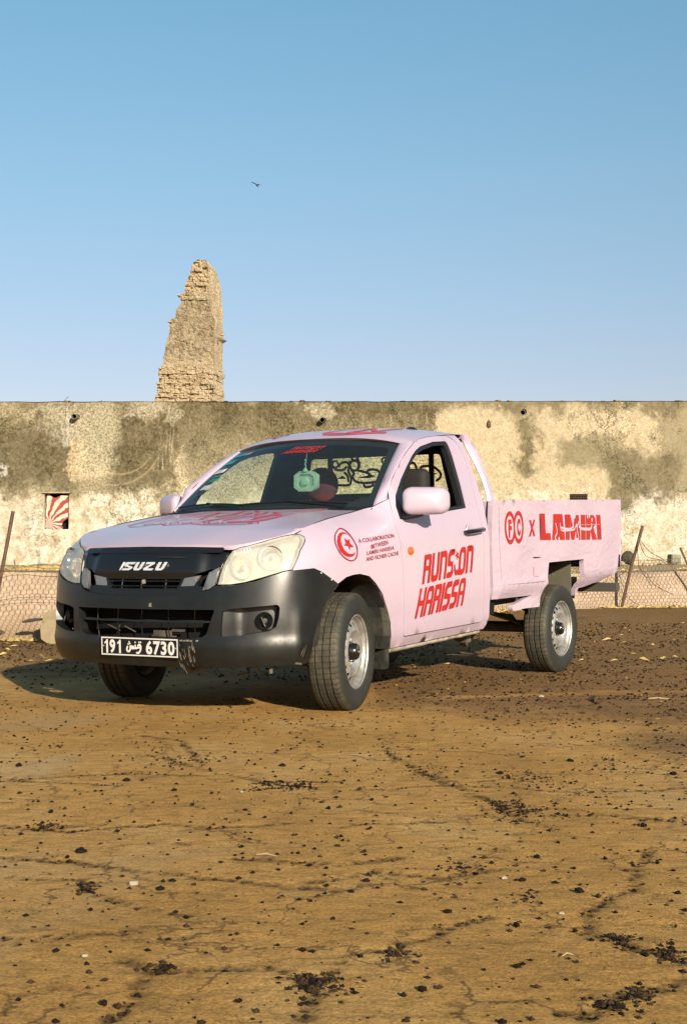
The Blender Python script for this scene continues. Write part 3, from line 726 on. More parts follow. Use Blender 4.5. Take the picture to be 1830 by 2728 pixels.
# --- block letters: condensed slanted caps drawn as outlines in a unit box
def arcbox(x0, y0, x1, y1, r, n=4):
    return rounded([(x0, y0), (x1, y0), (x1, y1), (x0, y1)], r, n)
def glyph(c):
    o = []; h = []
    if c == 'R':
        o = [rounded([(0,0),(.30,0),(.30,.44),(.68,.44),(.68,0),(1,0),(1,.46),(.93,.52),(1,.58),(1,1),(0,1)], [0,0,0,0,0,0,.06,.04,.06,.30,.05], 3)]; h = [rounded([(.30,.62),(.68,.62),(.68,.80),(.30,.80)], .05, 2)]
        h = [rounded([(.32,.60),(.66,.60),(.66,.82),(.32,.82)], .06, 2)]
    elif c == 'U': o = [rounded([(0,1),(0,0),(1,0),(1,1),(.70,1),(.70,.22),(.30,.22),(.30,1)], [0,.30,.30,0,0,.08,.08,0], 3)]
    elif c == 'N': o = [rounded([(0,0),(.30,0),(.30,.78),(.70,.78),(.70,0),(1,0),(1,1),(0,1)], [0,0,.06,.08,0,0,.30,.05], 3)]
    elif c == 'S': o = [rounded([(0,0),(.75,0),(1,.20),(1,.55),(.35,.58),(.35,.76),(1,.80),(1,1),(.25,1),(0,.82),(0,.42),(.62,.40),(.62,.22),(0,.20)], .09, 3)]
    elif c == 'O': o = [rounded([(0,0),(1,0),(1,1),(0,1)], .38, 5)]; h = [rounded([(.30,.20),(.70,.20),(.70,.80),(.30,.80)], .12, 3)]
    elif c == 'H': o = [[(0,0),(.30,0),(.30,.40),(.70,.40),(.70,0),(1,0),(1,1),(.70,1),(.70,.58),(.30,.58),(.30,1),(0,1)]]
    elif c == 'A': o = [rounded([(0,0),(.30,0),(.30,.40),(.70,.40),(.70,0),(1,0),(1,1),(0,1)], [0,0,0,0,0,0,.34,.34], 4)]; h = [rounded([(.30,.54),(.70,.54),(.70,.82),(.30,.82)], [.0,.0,.1,.1], 3)]
    elif c == 'I': o = [[(.0,0),(1,0),(1,1),(0,1)]]
    return o, h
WID = {'I': .34, 'S': .95}
def word(text, fn2, gap=.14, only=None):
    tot = sum(WID.get(c, 1) for c in text)+gap*(len(text)-1); x = 0; O = []; Hh = []
    for c in text:
        w = WID.get(c, 1); o, h = glyph(c)
        O += [[fn2((x+a*w)/tot, b) for a, b in P] for P in o]; Hh += [[fn2((x+a*w)/tot, b) for a, b in P] for P in h]
        x += w+gap
    return O, Hh
# words on the windscreen
def wmap(z0, z1, u0, u1, sl): return lambda a, b: (u0+(u1-u0)*a+sl*b, z0+(z1-z0)*b)
O1, H1 = word('RUNSON', wmap(.835,.885,-.15,.22,.05)); O2, H2 = word('HARISSA', wmap(.772,.822,-.21,.17,.05))
decal('windscreen_words', O1+O2, lambda a, b, o=0: wind(a, b, .003), simple('red_window_film', (.45,.03,.03), .5), ws, holes=H1+H2, h=.08)
# wipers
for u0, u1, v in ((-.95,-.15,.03),(-.20,.80,.035)):
    mb = MB(); mb.tube([wind(u0+(u1-u0)*i/8, v+.03*math.sin(i/8*math.pi), .012) for i in range(9)], .006, 6)
    mb.tube([wind(u0+(u1-u0)*.45, v+.03, .02), wind(u1, -.02, .02)], .005, 6); mb.build('wiper', M['rubber'], truck, rake)
V = []; F = []
for i in range(25):
    u = -1+2*i/24; a = Vector(wind(u, -.01, -.002)); y = a.y; x2 = -.325+.10*(1-(y/.74)**2); V += [tuple(a), (x2-.01, y*1.0, hoodz(x2, y)-.022)]
mesh_obj('scuttle', [rake(p) for p in V], [(2*i, 2*i+1, 2*i+3, 2*i+2) for i in range(24)], M['rubber'], truck, smooth=True)
# --- roof
rail = [(-.972,.630,1.553),(-1.057,.681,1.5645),(-1.16,.668,1.587),(-1.27,.656,1.6045),(-1.45,.645,1.621),(-1.65,.634,1.636),(-1.80,.628,1.642),(-1.93,.622,1.640),(-1.985,.615,1.622)]
cen = [(-.888,1.606),(-.985,1.640),(-1.09,1.662),(-1.22,1.679),(-1.43,1.692),(-1.64,1.694),(-1.80,1.688),(-1.93,1.676),(-1.99,1.655)]
rs = spline(rail, 4); cs = spline(cen, 4); N = len(rs); K = 28; V = []; F = []
def roofp(i, u):
    (xs, ys, zs), (xc, zc) = rs[i], cs[i]; w = 1-u*u
    w2 = 1-abs(u)**3.2
    return Vector((xs+(xc-xs)*w, ys*u, zs+(zc-zs)*w2))
for i in range(N):
    for k in range(K+1): V.append(rake(roofp(i, -1+2*k/K)))
F = [(i*(K+1)+k, i*(K+1)+k+1, (i+1)*(K+1)+k+1, (i+1)*(K+1)+k) for i in range(N-1) for k in range(K)]
def addrow(base_row, off):
    b = len(V)
    for k in range(K+1): V.append(tuple(Vector(V[base_row*(K+1)+k])+Vector(off)))
    return b
b = addrow(0, (-.02,0,-.012)); F += [(k, k+1, b+k+1, b+k) for k in range(K)]
b = addrow(N-1, (.03,0,-.03)); F += [((N-1)*(K+1)+k, (N-1)*(K+1)+k+1, b+k+1, b+k) for k in range(K)]
roof = sharp(mesh_obj('cab_roof', V, F, M['pink'], truck), 50)
V = [tuple(Vector(rake(roofp(i, (-1+2*k/K)*.96)))+Vector((-.01,0,-.035))) for i in range(N-6) for k in range(K+1)]
mesh_obj('headliner', V, [(i*(K+1)+k, i*(K+1)+k+1, (i+1)*(K+1)+k+1, (i+1)*(K+1)+k) for i in range(N-7) for k in range(K)], M['liner'], truck)
mb = MB(); c = Vector((-1.545,.405,1.671)); mb.lathe([(.040,-.012),(.036,.008),(.02,.022),(0,.026)], c, 14, Matrix.Scale(1.6, 4, (1,0,0)))
mb.build('roof_rack_cap', M['gloss'], roof, rake)
# --- cab back wall with window
XB = -1.742
rb = lambda y, z, o=0.0: (XB-o-(1.60-z)*.03, y, z)
bw = [(-.80,.50),(.80,.50),(.835,1.05),(.78,1.2),(.70,1.5),(.62,1.638),(.3,1.665),(-.3,1.665),(-.62,1.638),(-.70,1.5),(-.78,1.2),(-.835,1.05)]
rwh = rounded([(-.590,1.245),(.590,1.245),(.530,1.522),(-.530,1.522)], .03)
bk = panel('cab_back_wall', [bw], rb, M['pink'], truck, holes=[rwh], h=.12, thick=.02, flip=True)
panel('back_wall_lining', [bw], lambda y, z, o=0: rb(y, z, -.03), M['interior'], bk, holes=[rwh], h=.12, rim=False)
rw = panel('rear_window', [rwh], lambda y, z, o=0: rb(y, z, -.006), glass('rear_glass', (.80,.86,.80), body=.02), bk, h=.2, rim=False)
mb = MB(); mb.tube([rb(y, z, -.012) for y, z in resample(rwh, .05)]+[rb(*rwh[0], -.012)], .012, 6, cap=False); mb.build('rear_window_seal', M['rubber'], rw, rake)
for y in (-.36, .455):
    mb = MB(); mb.box(rb(y, 1.383, -.02), (.015,.035,.28)); mb.build('window_divider', M['rubber'], rw, rake)
ht = MB()
for k in range(10): z = 1.275+k*.025; ht.tube([rb(-.54, z, -.003), rb(.54, z, -.003)], .0008, 3)
kind(ht.build('heater_lines', M['tan'], rw, rake), 'stuff')
cal = []
CW = .019
for P in ([(-.296,1.454),(-.283,1.474),(-.258,1.483),(-.229,1.482),(-.214,1.466)], [(-.344,1.456),(-.327,1.437),(-.297,1.428),(-.267,1.427),(-.248,1.437),(-.236,1.447)],
          [(-.204,1.486),(-.215,1.446),(-.219,1.415),(-.208,1.394),(-.198,1.363),(-.205,1.332),(-.223,1.318),(-.313,1.320)],
          [(-.188,1.522),(-.186,1.506),(-.164,1.491),(-.141,1.505),(-.137,1.520)],
          [(-.136,1.499),(-.125,1.473),(-.129,1.443),(-.145,1.423),(-.107,1.414),(-.072,1.404),(-.049,1.394)],
          [(-.192,1.424),(-.172,1.398),(-.185,1.383),(-.180,1.363),(-.157,1.341),(-.110,1.332),(-.051,1.330),(.002,1.337),(.032,1.356),(.036,1.396),(.017,1.417),(-.030,1.424),(-.059,1.417),(-.066,1.400)],
          [(-.096,1.324),(-.088,1.303),(-.052,1.300),(-.023,1.312),(-.022,1.330)], [(-.250,1.406),(-.235,1.395),(-.224,1.374),(-.222,1.348)],
          [(.272,1.417),(.273,1.445),(.300,1.461),(.324,1.443),(.329,1.409),(.316,1.393)], [(.367,1.391),(.365,1.425),(.394,1.432),(.451,1.430),(.494,1.404),(.518,1.375),(.510,1.347),(.485,1.331)],
          [(.10,1.42),(.14,1.40),(.19,1.36),(.25,1.335),(.36,1.33),(.44,1.32)]):
    cal += stroke2d(spline(P, 3), CW)
for c, r in (((-.326,1.471),.024),((.080,1.482),.022)): cal += stroke2d([(c[0]+r*math.cos(t*.524), c[1]+r*math.sin(t*.524)) for t in range(12)], .015, True)
cal += stroke2d([(-.168+.036*math.cos(t*.45), 1.457+.037*math.sin(t*.45)) for t in range(14)], CW, True)
cal += [[(-.317,1.365),(-.268,1.389),(-.240,1.362)], [(-.150,1.367),(-.061,1.384),(-.049,1.396),(.003,1.377),(-.050,1.362)], [(.44,1.390),(.490,1.378),(.450,1.362)], [(-.174,1.452),(-.166,1.445),(-.164,1.462),(-.170,1.466)]]
decal('rear_window_lettering', cal, lambda y, z, o=0: rb(y, z, -.004), M['maroon'], rw, h=.05)
# --- hoop behind the cab
for g in (1, -1):
    mf = lambda p, g=g: rake((p[0], g*p[1], p[2]))
    V = []; F = []
    out_ = [(-1.90,.655,1.640),(-1.945,.662,1.595),(-1.952,.700,1.53),(-1.975,.755,1.365),(-1.975,.800,1.228),(-1.972,.815,1.170)]
    inn_ = [(-1.80,.655,1.636),(-1.845,.662,1.575),(-1.86,.710,1.476),(-1.885,.770,1.33),(-1.880,.805,1.22),(-1.872,.815,1.170)]
    A_ = spline(out_, 4); B_ = spline(inn_, 4)
    for p, q in zip(A_, B_):
        p = Vector(p); q = Vector(q); m_ = (p+q)/2+Vector((0,.012,0)); t = Vector((0,-.016,0))
        V += [mf(v) for v in (p+Vector((0,-.006,0)), p+(m_-p)*.3+Vector((0,.006,0)), m_, q+(m_-q)*.3+Vector((0,.006,0)), q+Vector((0,-.006,0)), q+t, p+t)]
    for i in range(len(A_)-1):
        for k in range(7): F.append((i*7+k, i*7+(k+1) % 7, i*7+7+(k+1) % 7, i*7+7+k))
    sharp(mesh_obj('roof_hoop', V, F, M['pink'], truck), 40)
mb = MB(); mb.box((-1.93,0,1.635), (.07,1.24,.035)); mb.build('roof_hoop_bar', M['pink'], truck, rake)
# --- load bed
bed_poly = [(-1.83,1.184),(-4.395,1.186),(-4.410,1.10),(-4.415,.98),(-4.408,.85),(-4.392,.726),(-4.332,.724),(-4.315,.66),(-4.302,.605),(-4.215,.552),(-4.03,.528),(-3.841,.508),(-3.70,.492),(-3.583,.486),
            (-3.572,.430),(-3.560,.405),(-3.530,.480),(-3.500,.563),(-3.497,.718),(-3.15,.722),(-2.787,.722),(-2.754,.608),(-2.72,.50),(-2.691,.400),(-2.45,.405),(-2.215,.402),(-2.210,.440),(-2.35,.462),(-2.560,.492),(-2.2,.500),(-1.90,.506),(-1.79,.510),(-1.80,.70),(-1.815,1.0)]
def BD(x, z, o=0.0):
    y = .872+o
    y += .004*math.exp(-((x+1.93)/.02)**2)
    y += .007*math.sin(x*2.3)*math.sin(z*4+1)+.004*math.sin(x*7+z*5)
    if z < .62:                                      # folded lower edge
        w = min(1, (.62-z)/.03)
        y += (.020*math.exp(-((z-.585)/.015)**2)-.045*min(1, max(0, (.57-z)/.09))) * (1 if x < -1.9 else .6)
    if x < -3.5 and z < .66: y -= .03*max(0, (.64-z)/.12)
    return (x, y, z)
slot_ = [(-2.508,.773),(-2.655,.768),(-2.655,.758),(-2.508,.762)]
for mir in SIDES:
    g = -1 if mir else 1; mf = lambda p, g=g: rake((p[0], g*p[1], p[2]))
    bs = panel('bed_side', [bed_poly], BD, M['vinyl'], truck, holes=[slot_], h=.05, thick=.035, mirror=mir)
    kk = MB(); pth = [BD(x, z, .001) for x, z in ((-2.512,.700),(-2.507,.650),(-2.515,.632),(-2.60,.628))]
    kk.tube(pth[:2], .0022, 5); kk.tube(pth[1:], .0014, 5); kk.build('fuel_flap_edge', M['darkred'], bs, mf)
    panel('bed_inner_side', [[(-1.84,.76),(-4.38,.76),(-4.38,1.18),(-1.84,1.18)]], lambda x, z, o=0: (x, .830, z), M['pink'], truck, h=.3, rim=False, mirror=mir)
    # creases of the wrap: raised welts
    for P in ([(-1.868,.604),(-2.1,.600),(-2.4,.594),(-2.684,.592)], [(-3.86,.60),(-4.05,.607),(-4.29,.612)], [(-3.60,.545),(-3.8,.560),(-4.0,.578)], [(-1.93,1.165),(-1.925,.9),(-1.93,.62)], [(-2.95,.985),(-3.4,.99),(-3.9,.987)]):
        mb = MB(); mb.tube([BD(x, z, .0005) for x, z in P], .0022, 5); mb.build('wrap_crease', M['vinyl'], bs, mf)
panel('bed_front_wall', [[(-.85,.60),(.85,.60),(.85,1.180),(-.85,1.180)]], lambda y, z, o=0: (-1.845+o, y, z), M['pink'], truck, h=.3, thick=.03)
panel('tailgate', [[(-.862,.62),(.862,.62),(.862,1.182),(-.862,1.182)]], lambda y, z, o=0: (-4.40-o-.01*math.sin((z-.6)*5), y, z), M['vinyl'], truck, h=.15, thick=.03, flip=True)
mb = MB(); mb.box((-3.12,0,.755), (2.5,1.64,.02)); mb.build('bed_floor', M['pink'], truck, rake)
mb = MB(); mb.box((-3.12,0,.705), (2.45,1.3,.05)); mb.build('bed_cross_members', M['dark'], truck, rake)
# --- lettering on the side
SD = lambda x, z, o=0.0: W(sx(x), z, o)
def lerp2(Q):
    """bilinear map of the unit square onto corners TL,TR,BL,BR"""
    tl, tr, bl, br = Q
    return lambda a, b: tuple((bl[i]*(1-a)+br[i]*a)*(1-b)+(tl[i]*(1-a)+tr[i]*a)*b for i in (0,1))
q1 = lerp2(((-.772,.850),(-1.481,.893),(-.719,.671),(-1.427,.714)))
O, Hh = word('RUNS', lambda a, b: q1(a*.605, b), .10); O2, H2 = word('ON', lambda a, b: q1(.700+a*.30, b), .10); O += O2; Hh += H2
# crescent and star share the gap between S and O
star = lambda cx, cz, r, rot=0, k=.40: [(cx+(r if i % 2 == 0 else r*k)*math.sin(rot+i*math.pi/5), cz+(r if i % 2 == 0 else r*k)*math.cos(rot+i*math.pi/5)) for i in range(10)]
cut = [[q1(*p) for p in rounded([(.575,.62),(.60,.60),(.615,.35),(.60,.18),(.585,.30)], .01, 2)]]
deco = [[q1(*p) for p in spline([(.535,.55),(.545,.30),(.575,.10),(.62,.01),(.665,.10),(.69,.22),(.64,.27),(.60,.22),(.565,.35)], 3, True)]]
letters = decal('door_lettering', O, SD, M['red'], truck, holes=Hh+cut, h=.04)
decal('door_lettering', [star(q1(.655,.74)[0], q1(.655,.74)[1], .034, .3)], SD, M['red'], letters, h=.04)
decal('door_lettering', [[q1(*p) for p in [(.600,.42),(.612,.22),(.635,.08),(.665,.01),(.690,.06),(.715,.0),(.735,.06),(.715,.20),(.690,.24),(.665,.20),(.640,.26),(.618,.45)]]], SD, M['red'], letters, h=.04, out=.0032)
q2 = lerp2(((-.694,.648),(-1.349,.685),(-.621,.468),(-1.282,.505)))
O, Hh = word('HARISSA', q2, .085); decal('door_lettering', O, SD, M['red'], truck, holes=Hh, h=.04)
# other side carries the same print
O, Hh = word('RUNSON', q1, .11); O = [[(-2.2-x, z) for x, z in P] for P in O]; Hh = [[(-2.2-x, z) for x, z in P] for P in Hh]
decal('door_lettering', O, SD, M['red'], truck, holes=Hh, h=.06, mirror=True)
# crescent badge on the fender
R1 = [(.100,1.035),(.149,1.022),(.201,.999),(.229,.979),(.248,.953),(.250,.924),(.234,.897),(.203,.873),(.164,.856),(.118,.846),(.080,.850),(.052,.865),(.040,.890),(.040,.917),(.045,.947),(.053,.977),(.060,1.001),(.070,1.023)]
R2 = [(.108,1.028),(.146,1.018),(.195,.996),(.220,.976),(.238,.952),(.240,.925),(.223,.899),(.195,.878),(.158,.862),(.117,.853),(.085,.857),(.062,.871),(.051,.892),(.052,.916),(.057,.944),(.066,.973),(.074,.997),(.083,1.017)]
CS = [(.084,.996),(.094,1.007),(.116,1.011),(.148,1.006),(.187,.988),(.219,.962),(.233,.936),(.224,.910),(.196,.888),(.157,.874),(.115,.871),(.085,.877),(.072,.888),(.070,.900),(.086,.889),(.118,.887),(.153,.895),(.182,.915),(.191,.938),(.184,.961),(.164,.982),(.134,.998),(.107,1.002)]
bd = decal('fender_badge', [spline(R1, 3, True)], SD, M['darkred'], truck, holes=[spline(R2, 3, True)], h=.03)
decal('badge_crescent', [CS], SD, M['red'], bd, h=.03)
decal('badge_star', [[(.137,.976),(.119,.965),(.093,.970),(.104,.948),(.081,.926),(.115,.925),(.122,.908),(.131,.932),(.167,.938),(.143,.950)]], SD, M['red'], bd, h=.03)
for t, f, hh in (('A COLLABORATION', (.008,-.408), (.945,.968)), ('BETWEEN', (-.112,-.318), (.908,.932)), ('LAMIRI HARISSA', (-.062,-.385), (.874,.897)), ('AND FICHIER CACHE', (-.050,-.438), (.840,.863))):
    text_on('fender_text', t, SD, M['darkred'], bd, f, hh, .003, offset=.012, slope=.022)
# bed side: circles, x, big word
for mir in (False,):
    e1 = lambda k, c, rx=.086, rz=.116: [(c[0]+rx*k*math.cos(t*2*math.pi/40), c[1]+rz*k*math.sin(t*2*math.pi/40)) for t in range(40)]
    c1, c2 = (-2.103,.992), (-2.245,.994)
    BDo = lambda x, z, o=0.0: BD(x, z, .003)
    ih = [rounded([(-2.103-.058,.992-.088),(-2.103+.060,.992-.088),(-2.103+.060,.992+.088),(-2.103-.058,.992+.088)], .055, 5)]
    ho = e1(.70, c1, .088, .122); ho2 = e1(.70, c2, .088, .122)
    lg = decal('circle_logo', [e1(1.0, c1), e1(1.0, c2)], BDo, M['red'], truck, holes=[ho, ho2], h=.04)
    text_on('circle_letter', 'F', BDo, M['red'], lg, (-2.078,-2.128), (.925,1.050), 0, offset=.055)
    text_on('circle_letter', 'C', BDo, M['red'], lg, (-2.220,-2.275), (.932,1.055), 0, offset=.055)
    text_on('cross_mark', 'X', BDo, M['red'], truck, (-2.430,-2.548), (.923,1.042), 0, offset=.04)
    q3 = lerp2(((-2.628,1.086),(-3.896,1.075),(-2.640,.892),(-3.890,.863)))
    G = [('L', [[(0,0),(.155,0),(.15,.26),(.085,.26),(.082,1),(0,1)]], []),
         ('A', [[(.172,0),(.205,.98),(.335,.98),(.36,0),(.285,0),(.283,.12),(.26,.12),(.258,0)]], []),
         ('M', [[(.376,0),(.37,.96),(.455,.96),(.485,.62),(.50,.50),(.515,.62),(.53,.94),(.60,.94),(.63,0),(.56,0),(.55,.4),(.52,0),(.47,0),(.44,.45),(.435,0)]], []),
         ('I', [[(.645,0),(.64,.95),(.72,.94),(.725,0)]], []),
         ('R', [rounded([(.738,0),(.732,.94),(.87,.94),(.905,.80),(.905,.58),(.86,.47),(.92,.0),(.84,0),(.81,.38),(.80,.0)], [0,0,.03,.03,.02,.01,0,0,0,0], 3)], []),
         ('I', [[(.930,0),(.920,.95),(.992,.93),(1.0,0)]], [])]
    cuts = []
    for P, w in (([(.235,.62),(.25,.30),(.215,.10),(.235,-.02)], .022), ([(.30,.62),(.31,.48),(.40,.42),(.48,.44),(.50,.60)], .022), ([(.30,.50),(.32,.36),(.44,.36),(.52,.40),(.55,.55)], .018),
                 ([(.60,.68),(.57,.40),(.60,.08),(.54,.0)], .024), ([(.61,.50),(.66,.42),(.75,.41),(.82,.42),(.84,.60)], .030), ([(.46,.55),(.46,.34)], .012), ([(.16,-.02),(.19,.45),(.205,1.0)], .010)):
        cuts += stroke2d([q3(a, b) for a, b in spline(P, 3)], w*.80)
    for a, b in ((.535,.90),(.765,.88),(.80,.90),(.845,.76),(.56,.55),(.505,.52)): cuts += [star(*q3(a, b), .022, 0, .7)]
    O = [[q3(a, b) for a, b in P] for _, Ps, _ in G for P in Ps]
    decal('bed_lettering', O, BDo, M['red'], truck, holes=cuts, h=.05)
# --- print on hood and roof: outlined brush script
def script(seed, x0, x1, y0, y1, n):
    r = random.Random(seed); A = []; B = []
    for k in range(n):
        t = k/(n-1); cy = y0+(y1-y0)*t; cxx = x0+(x1-x0)*(.5+.5*math.sin(k*2.1))
        P = [(cxx+.10*math.sin(k*1.7+j*1.3), cy+.07*math.cos(k*.9+j*1.9)) for j in range(5)]
        (A if k % 3 else B).extend(stroke2d(spline(P, 4), .010+.016*r.random()))
        if k % 2: B.extend(stroke2d([(cxx-.1, cy-.05), (cxx+.13, cy+.07)], .008))
    return A, B
hA, hB = [], []
for P, w in (([(.27,-.57),(.10,-.55),(-.12,-.52)], .022), ([(.33,-.52),(.36,-.40),(.33,-.28),(.38,-.20),(.35,-.05),(.38,.05)], .012), ([(.385,.06),(.395,.20),(.375,.33),(.33,.37),(.30,.28),(.345,.20),(.35,.08),(.385,.06)], .014),
             ([(.28,.0),(.10,.10),(-.02,.12)], .030), ([(.25,.12),(.05,.22),(-.08,.20)], .026), ([(.31,.20),(.27,.36),(.10,.40),(.05,.34),(.16,.28)], .034), ([(.22,.30),(.02,.33),(-.06,.26)], .028),
             ([(.18,-.10),(-.05,-.15),(-.15,-.22)], .022), ([(.12,-.02),(.0,.02),(-.14,-.02)], .03), ([(.05,.2),(-.10,.12),(-.17,.05)], .02)):
    hA += stroke2d(spline(P, 4), w)
for P, w in (([(.30,-.44),(.12,-.42),(-.10,-.38)], .012), ([(.26,-.34),(.05,-.30),(-.14,-.30)], .012), ([(.28,-.22),(.08,-.18),(-.12,-.12)], .012), ([(.22,-.28),(.20,-.10),(.24,.04)], .010),
             ([(.06,-.40),(.04,-.2),(.08,.0)], .010), ([(-.06,-.45),(-.08,-.2),(-.04,.1)], .009), ([(.33,-.10),(.28,-.05),(.31,.06)], .010), ([(-.12,.36),(-.16,.46),(-.27,.50),(-.24,.40),(-.13,.37)], .012), ([(-.18,.40),(-.22,.44),(-.24,.48)], .012)):
    hB += stroke2d(spline(P, 4), w)
r7 = random.Random(5)
for k in range(16):
    y0 = -.50+.85*k/15+r7.uniform(-.02,.02); x0 = .27-.05*abs(y0)+r7.uniform(-.06,.03)
    hB += stroke2d(spline([(x0, y0), (x0-.12, y0+.05+r7.uniform(-.02,.03)), (x0-.26, y0+.07), (x0-.36-r7.uniform(0,.08), y0+.12)], 3), r7.uniform(.004,.010))
for k in range(9):
    y0 = -.42+.75*k/8; P = [(.31+.03*math.sin(k*2), y0), (.345, y0+.03), (.33, y0+.08), (.295, y0+.05), (.31, y0)]
    hA += stroke2d(spline(P, 3), .007)
decal('hood_print', hA, HD, M['fade'], hood, h=.04, out=.003)
decal('hood_print', hB, HD, M['faded'], hood, h=.04, out=.0045)
def RF(a, b, o=0.0):                                # a along (0 front .. 1 rear), b across
    i = max(0, min(N-2, int(a*(N-1)))); t = a*(N-1)-i
    p = roofp(i, b)*(1-t)+roofp(i+1, b)*t; return (p.x, p.y, p.z+o)
rA, rB = [], []
for P, w in (([(.12,.10),(.10,.3),(.13,.5),(.20,.66)], .05), ([(.16,.05),(.30,.16),(.42,.22)], .03), ([(.14,.34),(.22,.42),(.34,.45),(.24,.55)], .04), ([(.22,.58),(.30,.62),(.45,.66)], .028), ([(.12,-.52),(.20,-.44),(.28,-.50),(.20,-.58),(.12,-.52)], .03)):
    rA += stroke2d(spline(P, 4), w*1.3)
for P, w in (([(.30,.10),(.45,.30),(.60,.36)], .022), ([(.25,.25),(.50,.45),(.62,.52)], .022), ([(.20,-.10),(.35,-.02),(.55,.05)], .02), ([(.4,.6),(.55,.62)], .02)):
    rB += stroke2d(spline(P, 4), w)
decal('roof_print', rA, RF, M['fade'], roof, h=.06, out=.004)
decal('roof_print', rB, RF, M['faded'], roof, h=.06, out=.006)
# --- interior
mb = MB(); mb.box((-.66,0,.93), (.36,1.46,.30)); mb.build('dashboard', M['interior'], truck, rake)
V = []; F = []
for i in range(13):
    y = -.72+1.44*i/12
    for x, z in ((-.42,1.11),(-.52,1.135),(-.66,1.13),(-.82,1.10),(-.86,.98)): V.append((x+.08*(1-(y/.72)**2)*(x > -.55), y, z))
for i in range(12):
    for k in range(4): F.append((i*5+k, i*5+5+k, i*5+6+k, i*5+1+k))
mesh_obj('dashboard_top', [rake(p) for p in V], F, M['interior'], truck, smooth=True)
mb = MB(); mb.box((-1.15,0,.46), (1.3,1.5,.04)); mb.box((.60,0,.62), (.02,.90,.5)); mb.box((-.42,0,.72), (.02,1.5,.80)); mb.box((.02,0,.60), (1.1,.9,.30)); mb.build('cab_floor_light_block', M['dark'], truck, rake)  # cab floor, plus dark boxes added to stop light through the engine bay
def seat(y, name, hm, headmat, w=.50):
    mb = MB(); mb.box((-1.20,y,.68), (.50,w,.18)); mb.build(name, M['seat'], truck, rake)
    V = []; F = []
    prof = [(-1.38,.70),(-1.42,.95),(-1.49,1.18),(-1.53,1.215),(-1.58,1.18),(-1.52,.95),(-1.48,.70)]
    for i in range(9):
        t = -1+2*i/8; k = (1-.12*abs(t)**4); 
        for x, z in prof: V.append((x+.03*t*t, y+t*w/2*(1-.10*max(0, z-1.0)/.2), .70+(z-.70)*k))
    m_ = len(prof)
    for i in range(8):
        for j in range(m_): F.append((i*m_+j, i*m_+(j+1) % m_, (i+1)*m_+(j+1) % m_, (i+1)*m_+j))
    F += [tuple(range(m_)), tuple(8*m_+j for j in range(m_))[::-1]]
    sb = sharp(mesh_obj('seat_back', [rake(p) for p in V], F, hm, truck), 50)
    bm = bmesh.new(); bmesh.ops.create_cube(bm, size=1)
    for v in bm.verts: v.co = Vector((v.co.x*.11, v.co.y*.27, v.co.z*.19))
    bmesh.ops.bevel(bm, geom=bm.edges[:]+bm.verts[:], offset=.05, segments=4, affect='EDGES', profile=.5)
    V = [rake((v.co.x-1.53, v.co.y+y, v.co.z+1.315)) for v in bm.verts]; F = [tuple(v.index for v in f.verts) for f in bm.faces]; bm.free()
    hr = sharp(mesh_obj('headrest', V, F, headmat, truck), 60)
    mb = MB()
    for d in (-.05,.05): mb.tube([(-1.53,y+d,1.17),(-1.53,y+d,1.25)], .006, 6)
    mb.build('headrest_rod', M['bolt'], hr, rake)
seat(.40, 'driver_seat', M['seat'], M['seat']); seat(-.36, 'passenger_seat', M['seat'], M['seat'], .62)
# red covered headrest seen in the middle of the windscreen
bm = bmesh.new(); bmesh.ops.create_uvsphere(bm, u_segments=20, v_segments=12, radius=1)
V = []
for v in bm.verts: V.append(rake((-1.30+v.co.x*.07, -.172+v.co.y*.128, 1.310+v.co.z*.115+(.01 if v.co.z > 0 else 0))))
F = [tuple(w.index for w in f.verts) for f in bm.faces]; bm.free()
cv, cn, cl, cb = node_mat('shaded_red_cover'); cb.inputs['Roughness'].default_value = .85
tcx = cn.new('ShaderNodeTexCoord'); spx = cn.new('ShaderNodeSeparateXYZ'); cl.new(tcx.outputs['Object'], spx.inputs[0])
nt = noise_tex(cn, cl, 60, 4); hh_ = mathn(cn, cl, 'MULTIPLY_ADD', nt.outputs[0], .06, spx.outputs[2]); rr_ = ramp(cn, [(.0,(.80,.08,.04)),(.35,(.34,.03,.04)),(.8,(.09,.012,.03))])  # sunlit red below and roof shade above, painted into the cover colour
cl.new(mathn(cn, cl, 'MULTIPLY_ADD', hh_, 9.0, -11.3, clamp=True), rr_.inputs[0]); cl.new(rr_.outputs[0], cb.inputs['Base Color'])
sharp(mesh_obj('headrest_cover', V, F, cv, truck), 80)
# steering wheel
mb = MB(); R_ = Vector((-.80,0,.55)).normalized().to_track_quat('Z','Y').to_matrix()
cc = Vector((-.98,.36,1.02))
mb.tube([cc+R_ @ Vector((.185*math.cos(t*math.pi/12), .185*math.sin(t*math.pi/12), 0)) for t in range(25)], .016, 8, cap=False)
for a in (0.2, 2.94, 4.71): mb.tube([cc, cc+R_ @ Vector((.18*math.cos(a), .18*math.sin(a), 0))], .014, 6)
mb.tube([cc, cc+Vector((.25,0,-.15))], .03, 8); mb.build('steering_wheel', M['interior'], truck, rake)
bm = bmesh.new(); bmesh.ops.create_uvsphere(bm, u_segments=16, v_segments=8, radius=1)
V = [rake((-.98+v.co.x*.06, .36+v.co.y*.11, 1.16+v.co.z*.06)) for v in bm.verts]; F = [tuple(w.index for w in f.verts) for f in bm.faces]; bm.free()
sharp(mesh_obj('steering_wheel_cover', V, F, M['tan'], truck), 80)
mb = MB(); mb.box((-.98,.0,1.545), (.03,.24,.06)); mb.tube([(-.98,0,1.57),(-.96,0,1.61)], .01, 6); mb.build('rear_view_mirror', M['interior'], truck, rake)
